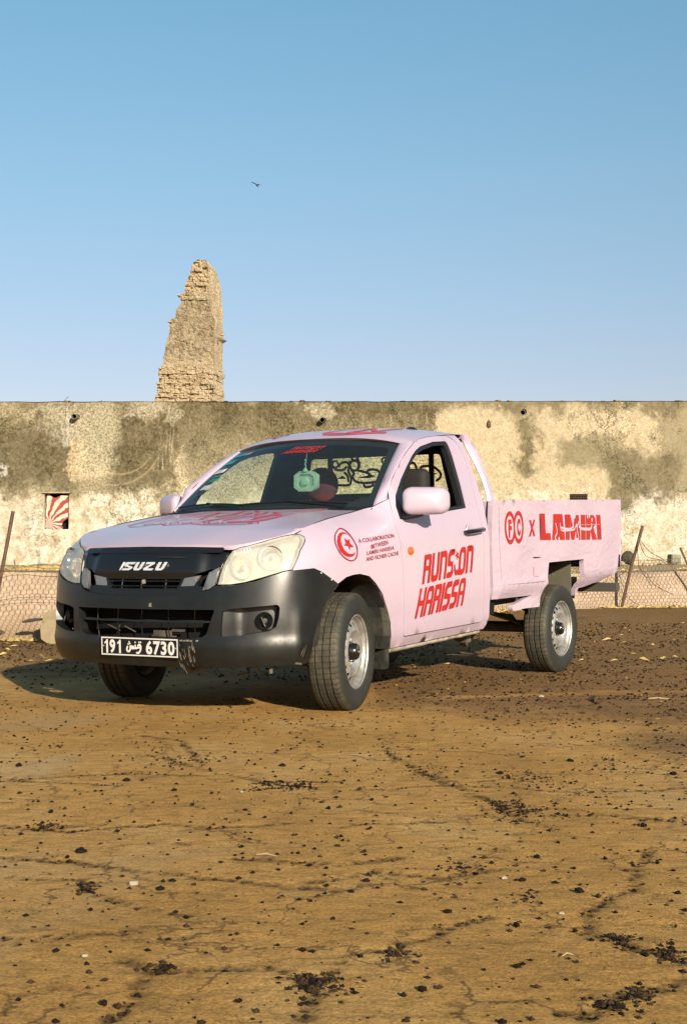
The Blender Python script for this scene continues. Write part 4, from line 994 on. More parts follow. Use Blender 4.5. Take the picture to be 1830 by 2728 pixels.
# --- wheels
def tyre_prof(R0=.335):
    w = .102
    P = [(.205,-.080),(.215,-.093),(.245,-.103),(.280,-.104),(.305,-.097),(.320,-.088)]
    gr = [(-.045,.010),(0,.010),(.045,.010)]
    prof = [(.3285,-.078)]
    y = -.078
    pts = [(-.074,.3315)]
    for gy in (-.042, 0, .042):
        pts += [(gy-.0065, .3345), (gy-.0035, .3245), (gy+.0035, .3245), (gy+.0065, .3345)]
    pts += [(.074,.3315)]
    return P, pts
def make_wheel(name, loc, steer, g):
    root = empty(name, (loc[0], g*loc[1], loc[2]), steer, truck)
    P, T = tyre_prof(); n = 180
    prof = [(r, y, 0) for r, y in P]+[(.3290,-.079,0)]+[(r, y, 1) for y, r in T]+[(.3290,.079,0)]+[(r, -y, 0) for r, y in P[::-1]]
    V = []; F = []; m_ = len(prof)
    for k in range(n):
        a = 2*math.pi*k/n; zg = .0011*math.sin(a*36)
        flat = 0
        for r, y, tr in prof:
            yy = y+(zg if tr and abs(y) < .06 else 0)
            rr = r - (.007 if (k % 3 == 0 and abs(abs(y)-.079) < .0015) else 0)
            x = rr*math.sin(a); z = -rr*math.cos(a)
            if z < -.326: z = -.326-(abs(z)-.326)*.25; yy *= 1.02
            V.append((x, yy*g, z))
    for k in range(n):
        for i in range(m_-1):
            q = (k*m_+i, ((k+1) % n)*m_+i, ((k+1) % n)*m_+i+1, k*m_+i+1); F.append(q if g < 0 else q[::-1])
    ty = sharp(mesh_obj('tyre', V, F, M['tyre'], root), 38)
    # rim barrel and flange
    Ry = Matrix.Rotation(-math.pi/2*g, 4, 'X')
    mb = MB(); mb.lathe([(.200,.082),(.206,.090),(.211,.088),(.209,.080),(.198,.076),(.190,.066),(.186,.052),(.178,.046),(.176,-.06),(.195,-.085)], (0,0,0), 64, Ry)
    mb.build('rim', M['steel'], root)
    # pierced disc
    nh = 16
    holes = [[(.153*math.cos(2*math.pi*(i+.5)/nh)+.0125*math.cos(t)*math.cos(2*math.pi*(i+.5)/nh)-.0180*math.sin(t)*math.sin(2*math.pi*(i+.5)/nh),
               .153*math.sin(2*math.pi*(i+.5)/nh)+.0125*math.cos(t)*math.sin(2*math.pi*(i+.5)/nh)+.0180*math.sin(t)*math.cos(2*math.pi*(i+.5)/nh)) for t in np.linspace(0, 2*math.pi, 10, endpoint=False)] for i in range(nh)]
    def dz(x, z, o=0.0):
        r = math.hypot(x, z)
        d = tab([(.0,-.005),(.045,-.005),(.055,-.022),(.075,-.024),(.11,.016),(.128,.022),(.14,.014),(.165,-.006),(.178,-.012),(.19,-.010)], r)
        return (x, g*(d+.060+o), z)
    panel('wheel_disc', [[(.182*math.cos(t), .182*math.sin(t)) for t in np.linspace(0, 2*math.pi, 56, endpoint=False)]], dz, M['steel'], root, holes=holes, h=.016, thick=.006, rk=False)
    mb = MB(); mb.lathe([(.174,.020),(.0,.018)], (0,0,0), 24, Ry); mb.build('brake_drum', M['dark'], root)
    mb = MB(); mb.lathe([(.056,.030),(.055,.055),(.046,.088),(.040,.096),(.024,.100),(.0,.100)], (0,0,0), 24, Ry)
    mb.build('hub_cap', M['gloss'], root, ang=25)
    mb = MB(); mb.lathe([(.006,.099),(.005,.105),(0,.106)], (0,0,0), 8, Ry)
    for k in range(6):
        a = 2*math.pi*k/6+.4; mb.lathe([(.0095,.034),(.0095,.054),(.005,.060),(0,.060)], (.068*math.cos(a), 0, .068*math.sin(a)), 6, Ry)
    mb.build('wheel_nuts', M['bolt'], root)
    return root
ST = D2R(11.5)
for g in (1, -1):
    make_wheel('front_wheel', (.02,.755,.330), ST, g)
    make_wheel('rear_wheel', (-3.095,.752,.330), 0, g)
# --- chassis
mb = MB()
for y in (.45,-.45): mb.box((-1.9,y,.47), (4.9,.07,.13))
mb.build('chassis_rail', M['underbody'], truck, rake)
mb = MB(); mb.tube([(-3.095,.66,.335),(-3.095,-.66,.335)], .042, 14); mb.lathe([(.0,.12),(.09,.10),(.13,.03),(.13,-.03),(.09,-.10),(0,-.12)], (-3.095,0,.335), 18, Vector((1,0,0)).to_track_quat('Z','Y').to_matrix().to_4x4())
mb.build('rear_axle', M['underbody'], truck)
for y in (.52,-.52):
    mb = MB()
    for k in range(4): L_ = .65-.13*k; mb.tube([(-3.095+L_*t, y, .385+.09*t*t-.011*k) for t in np.linspace(-1, 1, 9)], .030, 4, flat=.2)
    mb.build('leaf_spring', M['underbody'], truck)
mb = MB(); mb.tube([(-2.95,0,.36),(-.6,0,.44)], .04, 10); mb.build('drive_shaft', M['underbody'], truck)
mb = MB(); mb.box((-2.35,-.22,.42), (.9,.42,.20)); mb.build('fuel_tank', M['underbody'], truck, rake)
for g in (1,-1):
    mf = lambda p, g=g: rake((p[0], g*p[1], p[2]))
    mb = MB(); mb.box((-1.86,.60,.455), (.20,.40,.11)); mb.build('cab_mount', M['dark'], truck, mf)
    mb = MB(); mb.tube([(-1.90,.62,.44),(-1.82,.66,.34),(-1.72,.68,.27)], [.060,.050,.045], 7, flat=.6); mb.tube([(-1.74,.66,.255),(-1.86,.62,.20)], .03, 6); mb.box((-1.95,.58,.36), (.11,.16,.10))
    mb.box((-1.70,.70,.255), (.07,.05,.06))
    mb.build('body_bracket', M['underbody'], truck, mf)
    mb = MB(); mb.box((-3.43,.64,.575), (.015,.30,.28)); mb.build('inner_guard', simple('olive_guard', (.13,.12,.08), .8, dirt=(.05,.04,.025)), truck, mf)
    mb = MB(); mb.tube([(-2.98,.60,.36),(-2.86,.58,.62)], .035, 8); mb.box((-2.95,.66,.60), (.16,.10,.12)); mb.build('shock_absorber', M['underbody'], truck, mf)
    mb = MB(); mb.box((-3.12,.50,.735), (1.1,.60,.02)); mb.build('rear_inner_arch', M['dark'], truck, mf)
mb = MB(); mb.box((-4.30,0,.452), (.08,1.73,.072)); mb.build('rear_step_beam', simple('dull_grey_beam', (.085,.08,.07), .6, dirt=(.05,.04,.03)), truck, rake)
mb = MB(); mb.tube([(-3.98,.45,.45),(-4.28,.45,.45)], .03, 6); mb.tube([(-3.98,-.45,.45),(-4.28,-.45,.45)], .03, 6); mb.build('beam_bracket', M['dark'], truck, rake)
# front underside: skid, tow hook, arms
mb = MB(); mb.box((.20,0,.36), (1.1,1.0,.06)); mb.build('engine_undertray', M['dark'], truck, rake)
mb = MB(); mb.tube([(.70,.08,.25),(.72,.10,.285),(.72,.14,.290),(.71,.19,.270),(.70,.22,.235)], [.012,.014,.016,.016,.012], 8); mb.tube([(.68,.20,.255),(.68,.30,.265)], .010, 6); mb.build('tow_hook', simple('rusty_hook', (.20,.12,.07), .7), truck)
mb = MB(); mb.box((.62,.50,.235), (.03,.07,.014), Matrix.Rotation(.25, 4, 'X')); mb.build('lower_arm_tab', M['underbody'], truck)
for g in (1,-1):
    mb = MB(); mb.tube([(.05,g*.30,.30),(.03,g*.68,.25)], .035, 8); mb.tube([(.10,g*.35,.42),(.04,g*.66,.40)], .02, 8); mb.build('suspension_arm', M['underbody'], truck)
mb = MB(); mb.tube([(.62,.70,.300),(.62,.78,.306),(.61,.86,.300)], .006, 6); mb.box((.66,.70,.262), (.01,.014,.03)); mb.build('bumper_stay', M['underbody'], truck)
# --- things in the cab
pend = empty('hanging_air_freshener'); pend.parent = None
def cabw(p):                                        # truck frame -> world
    q = Vector(rake(p)); a = truck.rotation_euler[2]
    return (TX+q.x*math.cos(a)-q.y*math.sin(a), TY+q.x*math.sin(a)+q.y*math.cos(a), q.z)
pend.location = cabw((-.75,.045,1.328)); pend.rotation_euler = (0,0,truck.rotation_euler[2])
tag(pend, 'octagonal crystal air freshener hanging behind the windscreen', 'air freshener')
oc = lambda r, rz: [(r*a, rz*b) for a, b in ((-.55,-1),(.55,-1),(1,-.6),(1,.6),(.55,1),(-.55,1),(-1,.6),(-1,-.6))]
fl_ = lambda y, z, o=0.0: (o, y, z)
panel('crystal_frame', [oc(.088,.066)], fl_, M['crystal'], pend, holes=[oc(.062,.045)], h=.05, thick=.03, rk=False, back=True)
panel('crystal_body', [oc(.075,.056)], lambda y, z, o=0: (-.012+o, y, z), M['crystal'], pend, h=.05, thick=.012, rk=False, back=True)
mb = MB(); mb.lathe([(.03,-.006),(.024,.008),(.008,.012),(0,.012)], (.005,0,0), 18, Vector((1,0,0)).to_track_quat('Z','Y').to_matrix().to_4x4()); mb.build('crystal_button', M['crystal'], pend)
mb = MB(); mb.tube([(0,.0,.062),(0,.0,.085)], [.02,.008], 8); mb.tube([(0,0,.085),(.002,.006,.12),(-.02,.0,.20),(-.20,-.04,.235)], .0018, 5)
for k in range(6): mb.lathe([(0,-.007),(.006,0),(0,.007)], (0,.004*math.sin(k*2),.088+k*.010), 6)
mb.build('hanging_cord', M['crystal'], pend)
# ------------------------------------------------------------------ ground
def gz(x, y):
    """height of the yard"""
    t = min(1, max(0, (y-11.5)/7)); r = 1/(1+math.exp(-(x-.3)*1.3))
    h = .20*t*t*(3-2*t)*r
    h += .010*noise.noise(Vector((x*.5, y*.5, 1.3)))*min(1, max(0, abs(y-8)-2.2)/2+.15)
    return h
CR = [[(-1.093,4.370),(-.960,4.309),(-.840,4.298),(-.735,4.370),(-.560,4.401),(-.421,4.340),(-.187,4.401)],
      [(-.457,2.916),(-.381,2.823),(-.276,2.849),(-.152,2.854),(-.072,2.773),(.012,2.943),(.118,2.986),(.227,3.136),(.334,3.267)],
      [(-.434,2.511),(-.412,2.590),(-.396,2.823)], [(.760,2.80),(.681,2.957),(.639,2.986),(.608,3.074),(.552,3.136),(.638,3.410),(.736,3.526),(.875,3.978)],
      [(.419,2.590),(.451,2.568),(.524,2.656),(.577,2.701),(.691,2.773)], [(-.887,3.672),(-.709,3.629),(-.650,3.526),(-.529,3.373),(-.374,3.302)],
      [(.175,6.092),(.35,5.3),(.50,4.85),(.572,4.497),(.666,4.309)], [(-.072,2.798),(-.062,2.678),(-.073,2.568)], [(0,4.340),(.102,4.401),(.309,4.433)],
      [(.700,4.530),(.855,4.563),(1.109,4.433)], [(-.843,5.974),(-.701,5.751),(-.569,5.545),(-.307,5.217),(-.022,5.262)], [(-.970,6.614),(-.764,6.408),(-.693,6.092),(-.580,5.646)],
      [(-1.6,5.35),(-1.2,5.30),(-.9,5.45),(-.6,5.40)], [(.05,5.05),(.45,5.15),(.9,5.0),(1.4,5.12)], [(-.1,3.62),(.1,3.72),(.28,3.66),(.42,3.75)], [(-1.2,3.1),(-.95,3.15),(-.8,3.02),(-.6,3.08)], [(-.3,3.9),(0,3.82),(.15,3.9)]]
r0 = random.Random(3)
for k in range(46):                                  # further cracks over the rest of the yard
    x = r0.uniform(-7, 7); y = r0.uniform(-3, 9); a = r0.uniform(-.5, .5); P = [(x, y)]
    if abs(x) < .22*y+.3 and 2.2 < y < 7: continue
    for j in range(6):
        a += r0.uniform(-.5, .5); x += .22*math.cos(a); y += .16*math.sin(a); P.append((x, y))
    CR.append(P)
CRS = []
for P in CR:
    Q = resample(P, .05, closed=False)
    CRS += [(x+.02*noise.noise(Vector((x*9, y*9, 5))), y+.03*noise.noise(Vector((x*9, y*9, 9)))) for x, y in Q]
CRA = np.array(CRS)
def axis(a, b, step, grow, far0, far1):
    v = list(np.arange(a, b, step)); s = step; x = v[-1]
    while x < far1: s *= grow; x += s; v.append(x)
    s = step; x = a; lo = []
    while x > far0: s *= grow; x -= s; lo.append(x)
    return np.array(lo[::-1]+v)
GX = axis(-1.5, 1.7, .017, 1.045, -400, 400); GY = axis(2.2, 6.0, .019, 1.030, -200, 900)
XX, YY = np.meshgrid(GX, GY); nx, ny = len(GX), len(GY)
pts = np.stack([XX.ravel(), YY.ravel()], 1)
crk = np.full(len(pts), 9.0)
near = np.where((np.abs(pts[:, 0]) < 7.5) & (pts[:, 1] > -4) & (pts[:, 1] < 9.5))[0]
for c in range(0, len(near), 4000):
    q = pts[near[c:c+4000]]; crk[near[c:c+4000]] = np.sqrt(((q[:, None, :]-CRA[None])**2).sum(2).min(1))
Z = np.empty(len(pts)); LIT = np.zeros(len(pts)); CK = np.zeros(len(pts))
def litter(x, y):
    yb = 8.2+1.4*math.tanh(-(x+.2)*1.5)+(-.7 if x > .2 else 0)
    n_ = noise.fractal(Vector((x*.8, y*.5, 3.1)), 1.0, 2.0, 4)
    v = (y-yb)/2.6+n_*1.1+.05+(.42*(.5+.5*math.tanh((x-.35)*3))*(.5+.5*math.tanh((y-6.1)*3)))
    v = min(1, max(0, v))
    for (x0, y0, x1, y1, w_) in ((.6,8.45,3.6,9.25,.12),(-3.5,7.6,-1.2,8.0,.3)):
        t_ = max(0, min(1, ((x-x0)*(x1-x0)+(y-y0)*(y1-y0))/((x1-x0)**2+(y1-y0)**2))); d_ = math.hypot(x-x0-(x1-x0)*t_, y-y0-(y1-y0)*t_)+.08*noise.noise(Vector((x*2, y*3, 1)))
        if d_ < w_: v *= .45+.55*(d_/w_)**2
    return v
for i, (x, y) in enumerate(pts):
    near_ = abs(x) < 9 and -3 < y < 22
    z = gz(x, y)
    if near_:
        z += .0035*noise.fractal(Vector((x*4, y*4, 0)), 1.0, 2.0, 3) + .0022*noise.noise(Vector((x*23, y*17, 0)))
        w = .024+.014*noise.noise(Vector((x*5, y*5, 7)))
        c = max(0, 1-crk[i]/w) if crk[i] < .06 else 0; CK[i] = c; z -= .009*c
        LIT[i] = litter(x, y)
        z += LIT[i]*.006*noise.noise(Vector((x*11, y*11, 4)))
    elif y >= 22: LIT[i] = .5
    Z[i] = z
Fg = [(j*nx+i, j*nx+i+1, (j+1)*nx+i+1, (j+1)*nx+i) for j in range(ny-1) for i in range(nx-1)]
me = bpy.data.meshes.new('ground'); me.from_pydata(np.column_stack([pts, Z]).tolist(), [], Fg)
me.polygons.foreach_set('use_smooth', [True]*len(me.polygons))
for nm, arr in (('crack', CK), ('litter', LIT)):
    at = me.attributes.new(nm, 'FLOAT', 'POINT'); at.data.foreach_set('value', arr.astype(np.float32))
m, n, l, b = node_mat('sandy_ground')
t1 = noise_tex(n, l, 1.1, 6, .65, mapscale=(1, .6, 1)); r1 = ramp(n, [(.30, (.47,.252,.066)), (.50, (.63,.350,.100)), (.70, (.74,.47,.18))]); l.new(t1.outputs[0], r1.inputs[0])
t2 = noise_tex(n, l, 14, 10, .75, mapscale=(.7, 1.6, 1)); r2 = ramp(n, [(.28, (.42,)*3), (.5, (1.0,)*3), (.72, (1.22,)*3)]); l.new(t2.outputs[0], r2.inputs[0])
c = mix(n, l, 1.0, r1.outputs[0], r2.outputs[0], 'MULTIPLY')
t6 = noise_tex(n, l, 120, 6, .8); r6 = ramp(n, [(.36, (.50,)*3), (.5, (1.0,)*3), (.64, (1.35,)*3)]); l.new(t6.outputs[0], r6.inputs[0])
c = mix(n, l, 1.0, c, r6.outputs[0], 'MULTIPLY')
tp = noise_tex(n, l, .55, 5, .6, dist=.8); rp = ramp(n, [(.55, (0,)*3), (.72, (.55,)*3)]); l.new(tp.outputs[0], rp.inputs[0]); c = mix(n, l, rp.outputs[0], c, (.60, .43, .23))   # pale dusty skin
ac = n.new('ShaderNodeAttribute'); ac.attribute_name = 'crack'; al_ = n.new('ShaderNodeAttribute'); al_.attribute_name = 'litter'
t3 = noise_tex(n, l, 55, 8, .8); t4 = noise_tex(n, l, 5, 8, .75, mapscale=(.45, 1.7, 1))
rl = ramp(n, [(.34, (.060,.033,.013)), (.47, (.185,.100,.038)), (.58, (.34,.195,.078)), (.70, (.56,.37,.16))]); l.new(t3.outputs[0], rl.inputs[0])
lf = mathn(n, l, 'MULTIPLY_ADD', t4.outputs[0], 1.5, -.35); lf = mathn(n, l, 'ADD', lf, al_.outputs['Fac']); lf = mathn(n, l, 'SUBTRACT', lf, .45); lf = mathn(n, l, 'MULTIPLY', lf, 1.0, clamp=True)
lf = mathn(n, l, 'MULTIPLY', lf, mathn(n, l, 'MULTIPLY', al_.outputs['Fac'], 2.2, clamp=True))
c = mix(n, l, mathn(n, l, 'MULTIPLY', lf, .92), c, rl.outputs[0])
cf = mathn(n, l, 'MULTIPLY_ADD', t3.outputs[0], 4.0, -1.35, clamp=True); cf = mathn(n, l, 'MULTIPLY', cf, mathn(n, l, 'MULTIPLY', ac.outputs['Fac'], 2.0, clamp=True))
c = mix(n, l, cf, c, (.05, .030, .013))
dd = noise_tex(n, l, 3.2, 5, .6); dds = n.new('ShaderNodeVectorMath'); dds.operation = 'SCALE'; l.new(dd.outputs['Color'], dds.inputs[0]); dds.inputs['Scale'].default_value = .55
tco = n.new('ShaderNodeTexCoord'); dda = n.new('ShaderNodeVectorMath'); dda.operation = 'ADD'; l.new(tco.outputs['Object'], dda.inputs[0]); l.new(dds.outputs[0], dda.inputs[1])
v2 = n.new('ShaderNodeTexVoronoi'); v2.feature = 'DISTANCE_TO_EDGE'; v2.inputs['Scale'].default_value = 2.1; l.new(dda.outputs[0], v2.inputs['Vector'])
v3 = n.new('ShaderNodeTexVoronoi'); v3.feature = 'DISTANCE_TO_EDGE'; v3.inputs['Scale'].default_value = 5.5; l.new(dda.outputs[0], v3.inputs['Vector'])
e2 = ramp(n, [(0, (1,)*3), (.022, (0,)*3)]); l.new(v2.outputs[0], e2.inputs[0]); e3 = ramp(n, [(0, (1,)*3), (.030, (0,)*3)]); l.new(v3.outputs[0], e3.inputs[0])
gk = noise_tex(n, l, 2.2, 5, .7); gk1 = ramp(n, [(.43, (0,)*3), (.53, (1,)*3)]); l.new(gk.outputs[0], gk1.inputs[0]); gk2 = ramp(n, [(.40, (1,)*3), (.50, (0,)*3)]); l.new(gk.outputs[0], gk2.inputs[0])
fine_ck = mathn(n, l, 'ADD', mathn(n, l, 'MULTIPLY', e2.outputs[0], gk1.outputs[0]), mathn(n, l, 'MULTIPLY', e3.outputs[0], mathn(n, l, 'MULTIPLY', gk2.outputs[0], .6)), clamp=True)
c = mix(n, l, mathn(n, l, 'MULTIPLY', fine_ck, .85), c, (.12, .070, .028))
l.new(c, b.inputs['Base Color']); b.inputs['Roughness'].default_value = .95; b.inputs['Specular IOR Level'].default_value = .15
h = mathn(n, l, 'ADD', mathn(n, l, 'MULTIPLY', t2.outputs[0], .6), mathn(n, l, 'MULTIPLY', t3.outputs[0], .8)); h = mathn(n, l, 'ADD', h, mathn(n, l, 'MULTIPLY', t6.outputs[0], .25))
bump(n, l, b, h, .75, .012)
me.materials.append(m); go = bpy.data.objects.new('ground', me); COL.objects.link(go); kind(go, 'structure')
# --- clods, dung crumbs and straw
clodm = simple('dark_dung', (.017, .012, .008), .95, var=.6, vscale=30, spec=.1)
brownm = simple('brown_crumb', (.055, .033, .017), .95, var=.5, vscale=25, spec=.1)
palem = simple('pale_crumb', (.34, .21, .08), .9, var=.3, vscale=25, spec=.1)
OCT = np.array([(1,0,0),(0,1,0),(-1,0,0),(0,-1,0),(0,0,1),(0,0,-1)], float)
OF = [(0,1,4),(1,2,4),(2,3,4),(3,0,4),(1,0,5),(2,1,5),(3,2,5),(0,3,5)]
def crumbs(name, P, R, mats, label=None):
    n_ = len(P); V = np.empty((n_*6, 3)); F = []; fm = []
    ang = rng.random(n_)*6.28; sc3 = .6+.8*rng.random((n_, 6, 1))
    for i in range(n_):
        c_, s_ = math.cos(ang[i]), math.sin(ang[i])
        v = OCT*sc3[i]*R[i]; v[:, 2] *= .62
        V[i*6:i*6+6, 0] = P[i][0]+v[:, 0]*c_-v[:, 1]*s_; V[i*6:i*6+6, 1] = P[i][1]+v[:, 0]*s_+v[:, 1]*c_; V[i*6:i*6+6, 2] = P[i][2]+v[:, 2]+R[i]*.25
    F = [tuple(i*6+k for k in f) for i in range(n_) for f in OF]
    pick = rng.choice(len(mats), n_, p=[.52,.42,.06] if len(mats) == 3 else None); fm = [int(k) for k in pick for _ in range(8)]
    o = mesh_obj(name, V.tolist(), F, None, None, mats=mats, fm=fm); kind(o, 'stuff')
    tag(o, label, 'debris') if False else None
    o['label'] = label; return o
P = []; R = []
for k in range(8000):                                # along the cracks
    x, y = CRS[int(rng.random()*len(CRS))]
    if noise.noise(Vector((x*3, y*3, 2))) < -.12 or abs(x) > .26*max(y, .1)+.8: continue
    x += rng.normal()*.014; y += rng.normal()*.018; P.append((x, y, gz(x, y)-.006)); R.append(.0022+.0075*rng.random()**2.4)
clus = [(.63,4.563,.09,60),(.58,4.75,.07,40),(-.27,5.15,.08,50),(-.17,5.12,.05,30),(-.064,2.76,.035,60),(-.02,2.74,.05,30),(.12,2.95,.04,40),(.62,3.07,.03,30),(.70,2.94,.035,45),(.76,2.86,.02,25),(.51,2.62,.03,35),(.57,2.68,.03,30),(-.38,2.86,.025,25),(-.65,3.56,.04,25),(.2,6.1,.10,30),(-.6,5.9,.08,25),(.33,3.8,.05,20),(.45,3.45,.04,25),(-.95,4.35,.06,25),(-.72,5.7,.07,20),(.75,5.3,.12,40),(1.1,5.6,.15,50),(.35,5.5,.1,25),(.9,4.9,.1,25)]
for cx_, cy_, s_, k_ in clus:
    for k in range(int(k_*2.6)):
        x = cx_+rng.normal()*s_*.6; y = cy_+rng.normal()*s_*.9; P.append((x, y, gz(x, y)-.001)); R.append(.0022+.0075*rng.random()**2.2)
for k in range(9000):                                # loose pellets everywhere near
    y = 2.0+6.5*rng.random()**.8; x = (rng.random()*2-1)*(.30*y+.6)
    P.append((x, y, gz(x, y))); R.append(.0016+.0085*rng.random()**4.0)
crumbs('dung_crumbs', P, R, [clodm, brownm], 'dark crumbs lying in and along the cracks of the near ground')
P = []; R = []
while len(P) < 15000:
    y = 5.8+rng.random()**.8*10; x = (rng.random()*2-1)*(.27*y+1.2)
    L_ = litter(x, y)
    if L_ < .15 or rng.random() > L_*(.45+.9*noise.noise(Vector((x*2.2, y*1.6, 8)))+.2): continue
    P.append((x, y, gz(x, y))); R.append((.0035+.010*rng.random()**2.5)*(1+.03*(y-6)))
crumbs('yard_litter', P, R, [clodm, brownm, palem], 'trampled dark litter covering the yard behind and beside the pickup')
def blades(name, P, mat, label, L0=.03, L1=.09, up=.25, w=.0022):
    V = []; F = []
    for (x, y, z) in P:
        a = rng.random()*6.28; L_ = L0+(L1-L0)*rng.random(); t = up*rng.random(); dx, dy = math.cos(a)*L_, math.sin(a)*L_; b = len(V)
        ww = w*(.7+.8*rng.random()); px, py = -math.sin(a)*ww, math.cos(a)*ww; h_ = L_*t+.004
        V += [(x-px, y-py, z+.003), (x+px, y+py, z+.003), (x+dx*.6, y+dy*.6, z+h_+.004), (x+dx, y+dy, z+h_*.8)]; F += [(b, b+1, b+2), (b, b+2, b+3)]
    o = mesh_obj(name, V, F, mat); kind(o, 'stuff'); o['label'] = label; return o
strawm = simple('dry_straw', (.56, .42, .15), .8, var=.35, vscale=8)
# ------------------------------------------------------------------ low bank, terrace, fence
def bl(x): return 14.75+.50*(x+3.8) if x < 3.4 else 18.35+.25*(x-3.4)   # foot line of the bank
def bl(x): return 16.55+2.0*math.tanh((x+.1)/3.0)+.10*(x)
def btop(x): return .70+.02*math.sin(x*1.3)
V = []; F = []; xs = np.arange(-60, 60, .12); rows = 10
for x in xs:
    y0 = bl(x); z0 = gz(x, y0)
    for j in range(rows+1):
        t = j/rows; yy = y0+.22*t+.025*noise.noise(Vector((x*1.3, t*2, 0)))+.012*noise.noise(Vector((x*6, t*5, 3)))
        if j == 0: zz = z0-.08
        else: zz = z0+(btop(x)-z0)*t + (.015*noise.noise(Vector((x*4, 0, 9))) if j == rows else 0)
        V.append((x, yy, zz))
    V.append((x, y0+.34, btop(x)+.012))
R_ = rows+2
F = [(i*R_+j, (i+1)*R_+j, (i+1)*R_+j+1, i*R_+j+1) for i in range(len(xs)-1) for j in range(R_-1)]
m, n, l, b = node_mat('bank_render')
t = noise_tex(n, l, 1.3, 8, .7, dist=.3); r = ramp(n, [(.3, (.42,.30,.205)), (.5, (.53,.40,.285)), (.7, (.62,.50,.37))]); l.new(t.outputs[0], r.inputs[0])
t2 = noise_tex(n, l, 18, 8, .75); r2 = ramp(n, [(.3, (.72,)*3), (.6, (1.08,)*3)]); l.new(t2.outputs[0], r2.inputs[0]); c = mix(n, l, 1, r.outputs[0], r2.outputs[0], 'MULTIPLY')
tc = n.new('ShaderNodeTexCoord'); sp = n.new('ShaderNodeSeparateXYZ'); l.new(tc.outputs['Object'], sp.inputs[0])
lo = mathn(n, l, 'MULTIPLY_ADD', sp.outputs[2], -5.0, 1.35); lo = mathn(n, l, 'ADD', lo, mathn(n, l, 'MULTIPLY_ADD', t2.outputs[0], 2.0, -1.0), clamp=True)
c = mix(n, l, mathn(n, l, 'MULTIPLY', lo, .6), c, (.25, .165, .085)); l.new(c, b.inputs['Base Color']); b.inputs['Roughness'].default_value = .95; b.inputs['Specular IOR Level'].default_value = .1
bump(n, l, b, t2.outputs[0], .6, .03)
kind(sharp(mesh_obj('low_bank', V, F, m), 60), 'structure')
V = []; F = []; js = [.30,.45,.7,1.1,1.6,2.4,3.4,4.6,6,8,12,30,120,700]
for x in xs:
    y0 = bl(x)
    for j, d in enumerate(js):
        yy = y0+d; V.append((x if d < 100 else x*8, yy, btop(x)+.008+min(.07, .012*d)+.02*noise.noise(Vector((x*2, yy*2, 0)))*(d > .31)))
R_ = len(js); F = [(i*R_+j, (i+1)*R_+j, (i+1)*R_+j+1, i*R_+j+1) for i in range(len(xs)-1) for j in range(R_-1)]
tm = simple('terrace_earth', (.42, .31, .18), .95, var=.25, vscale=2, bmp=.6, bscale=12, dirt=(.5,.40,.20), dirt_amt=.7)
kind(mesh_obj('upper_terrace', V, F, tm, smooth=True), 'structure')
P = []
for k in range(15000):
    x = rng.uniform(-7.5, 8.5); left = x < 1
    u = rng.random()
    if u < (.60 if left else .25): d = .32+rng.random()**1.5*(2.2 if left else .6); y = bl(x)+d; z = btop(x)+.015+.012*min(d, 4)
    else: d = rng.normal()*.10-.12; y = bl(x)+d; y = min(y, bl(x)-.01); z = gz(x, y)+.004
    if noise.noise(Vector((x*1.1, y*.8, 2))) < (-.25 if u < .6 else -.05): continue
    P.append((x, y, z))
for k in range(160):
    y = 11+rng.random()*5; x = (rng.random()*2-1)*(.27*y+.5); P.append((x, y, gz(x, y)+.004))
blades('straw_litter', P, strawm, 'dry yellow straw strewn along the top and foot of the low bank', .03, .11, .35, .0028)
# fence
rust = simple('rusty_iron', (.115, .060, .035), .8, var=.4, vscale=30, bmp=.5, bscale=90)
wirem = simple('rusty_wire', (.13, .065, .038), .7, metal=.3, var=.3, vscale=10)
fence = empty('wire_fence', (0, 15, 0)); tag(fence, 'sagging rusty chicken wire fence on leaning iron posts before the low bank', 'fence')
fo = lambda p: (p[0], p[1]-15, p[2])
def fsheet(a, bq):
    x = a; y0 = bl(x)-.10
    top = .70+.10*math.exp(-((x+3.4)/.5)**2)+.06*math.sin(x*1.7)+(.12/(1+math.exp(-(x-2.5)*2)))
    if x < -2.2: top -= .05
    z0 = gz(x, y0)+.01; t = bq
    xx = x+.02*noise.noise(Vector((a*1.2, t*2, 0)))+.010*noise.noise(Vector((a*7, t*7, 0)))
    zz = z0+(top-z0)*t*(1+.0)+.018*noise.noise(Vector((a*1.5, t*3, 5)))+.010*noise.noise(Vector((a*8, t*9, 2)))
    yy = y0+.05*t+.035*noise.noise(Vector((a*1.8, t*2, 8)))
    return (xx, yy, zz)
V = []; F = []; cw, ch = .056, .050
rowsn = 13
def seg(p, q, r):
    p = Vector(p); q = Vector(q); d = (q-p)
    if d.length < 1e-5: return
    d.normalize(); a = d.cross(Vector((0,1,0))); 
    if a.length < 1e-3: a = d.cross(Vector((1,0,0)))
    a.normalize(); c_ = d.cross(a); b0 = len(V)
    for e in (p, q):
        for k in range(3): V.append(fo(e+a*r*math.cos(k*2.094)+c_*r*math.sin(k*2.094)))
    for k in range(3): F.append((b0+k, b0+(k+1) % 3, b0+3+(k+1) % 3, b0+3+k))
nc = int(12.5/cw)
for i in range(nc):
    for j in range(rowsn):
        x0 = -5.2+i*cw+(cw/2 if j % 2 else 0); h1 = j/rowsn; dh = 1/rowsn
        if noise.noise(Vector((x0*2.1, j*.3, 30))) > .42: continue
        A_ = fsheet(x0, h1); B_ = fsheet(x0+cw/2, h1+dh*.30); C_ = fsheet(x0+cw, h1); D_ = fsheet(x0+cw/2, h1+dh*1.0)
        rr = .0017 if x0 < 0 else .0020
        seg(A_, B_, rr); seg(B_, C_, rr); seg(B_, D_, rr*1.4)
kind(mesh_obj('wire_mesh', V, F, wirem, fence), 'stuff')
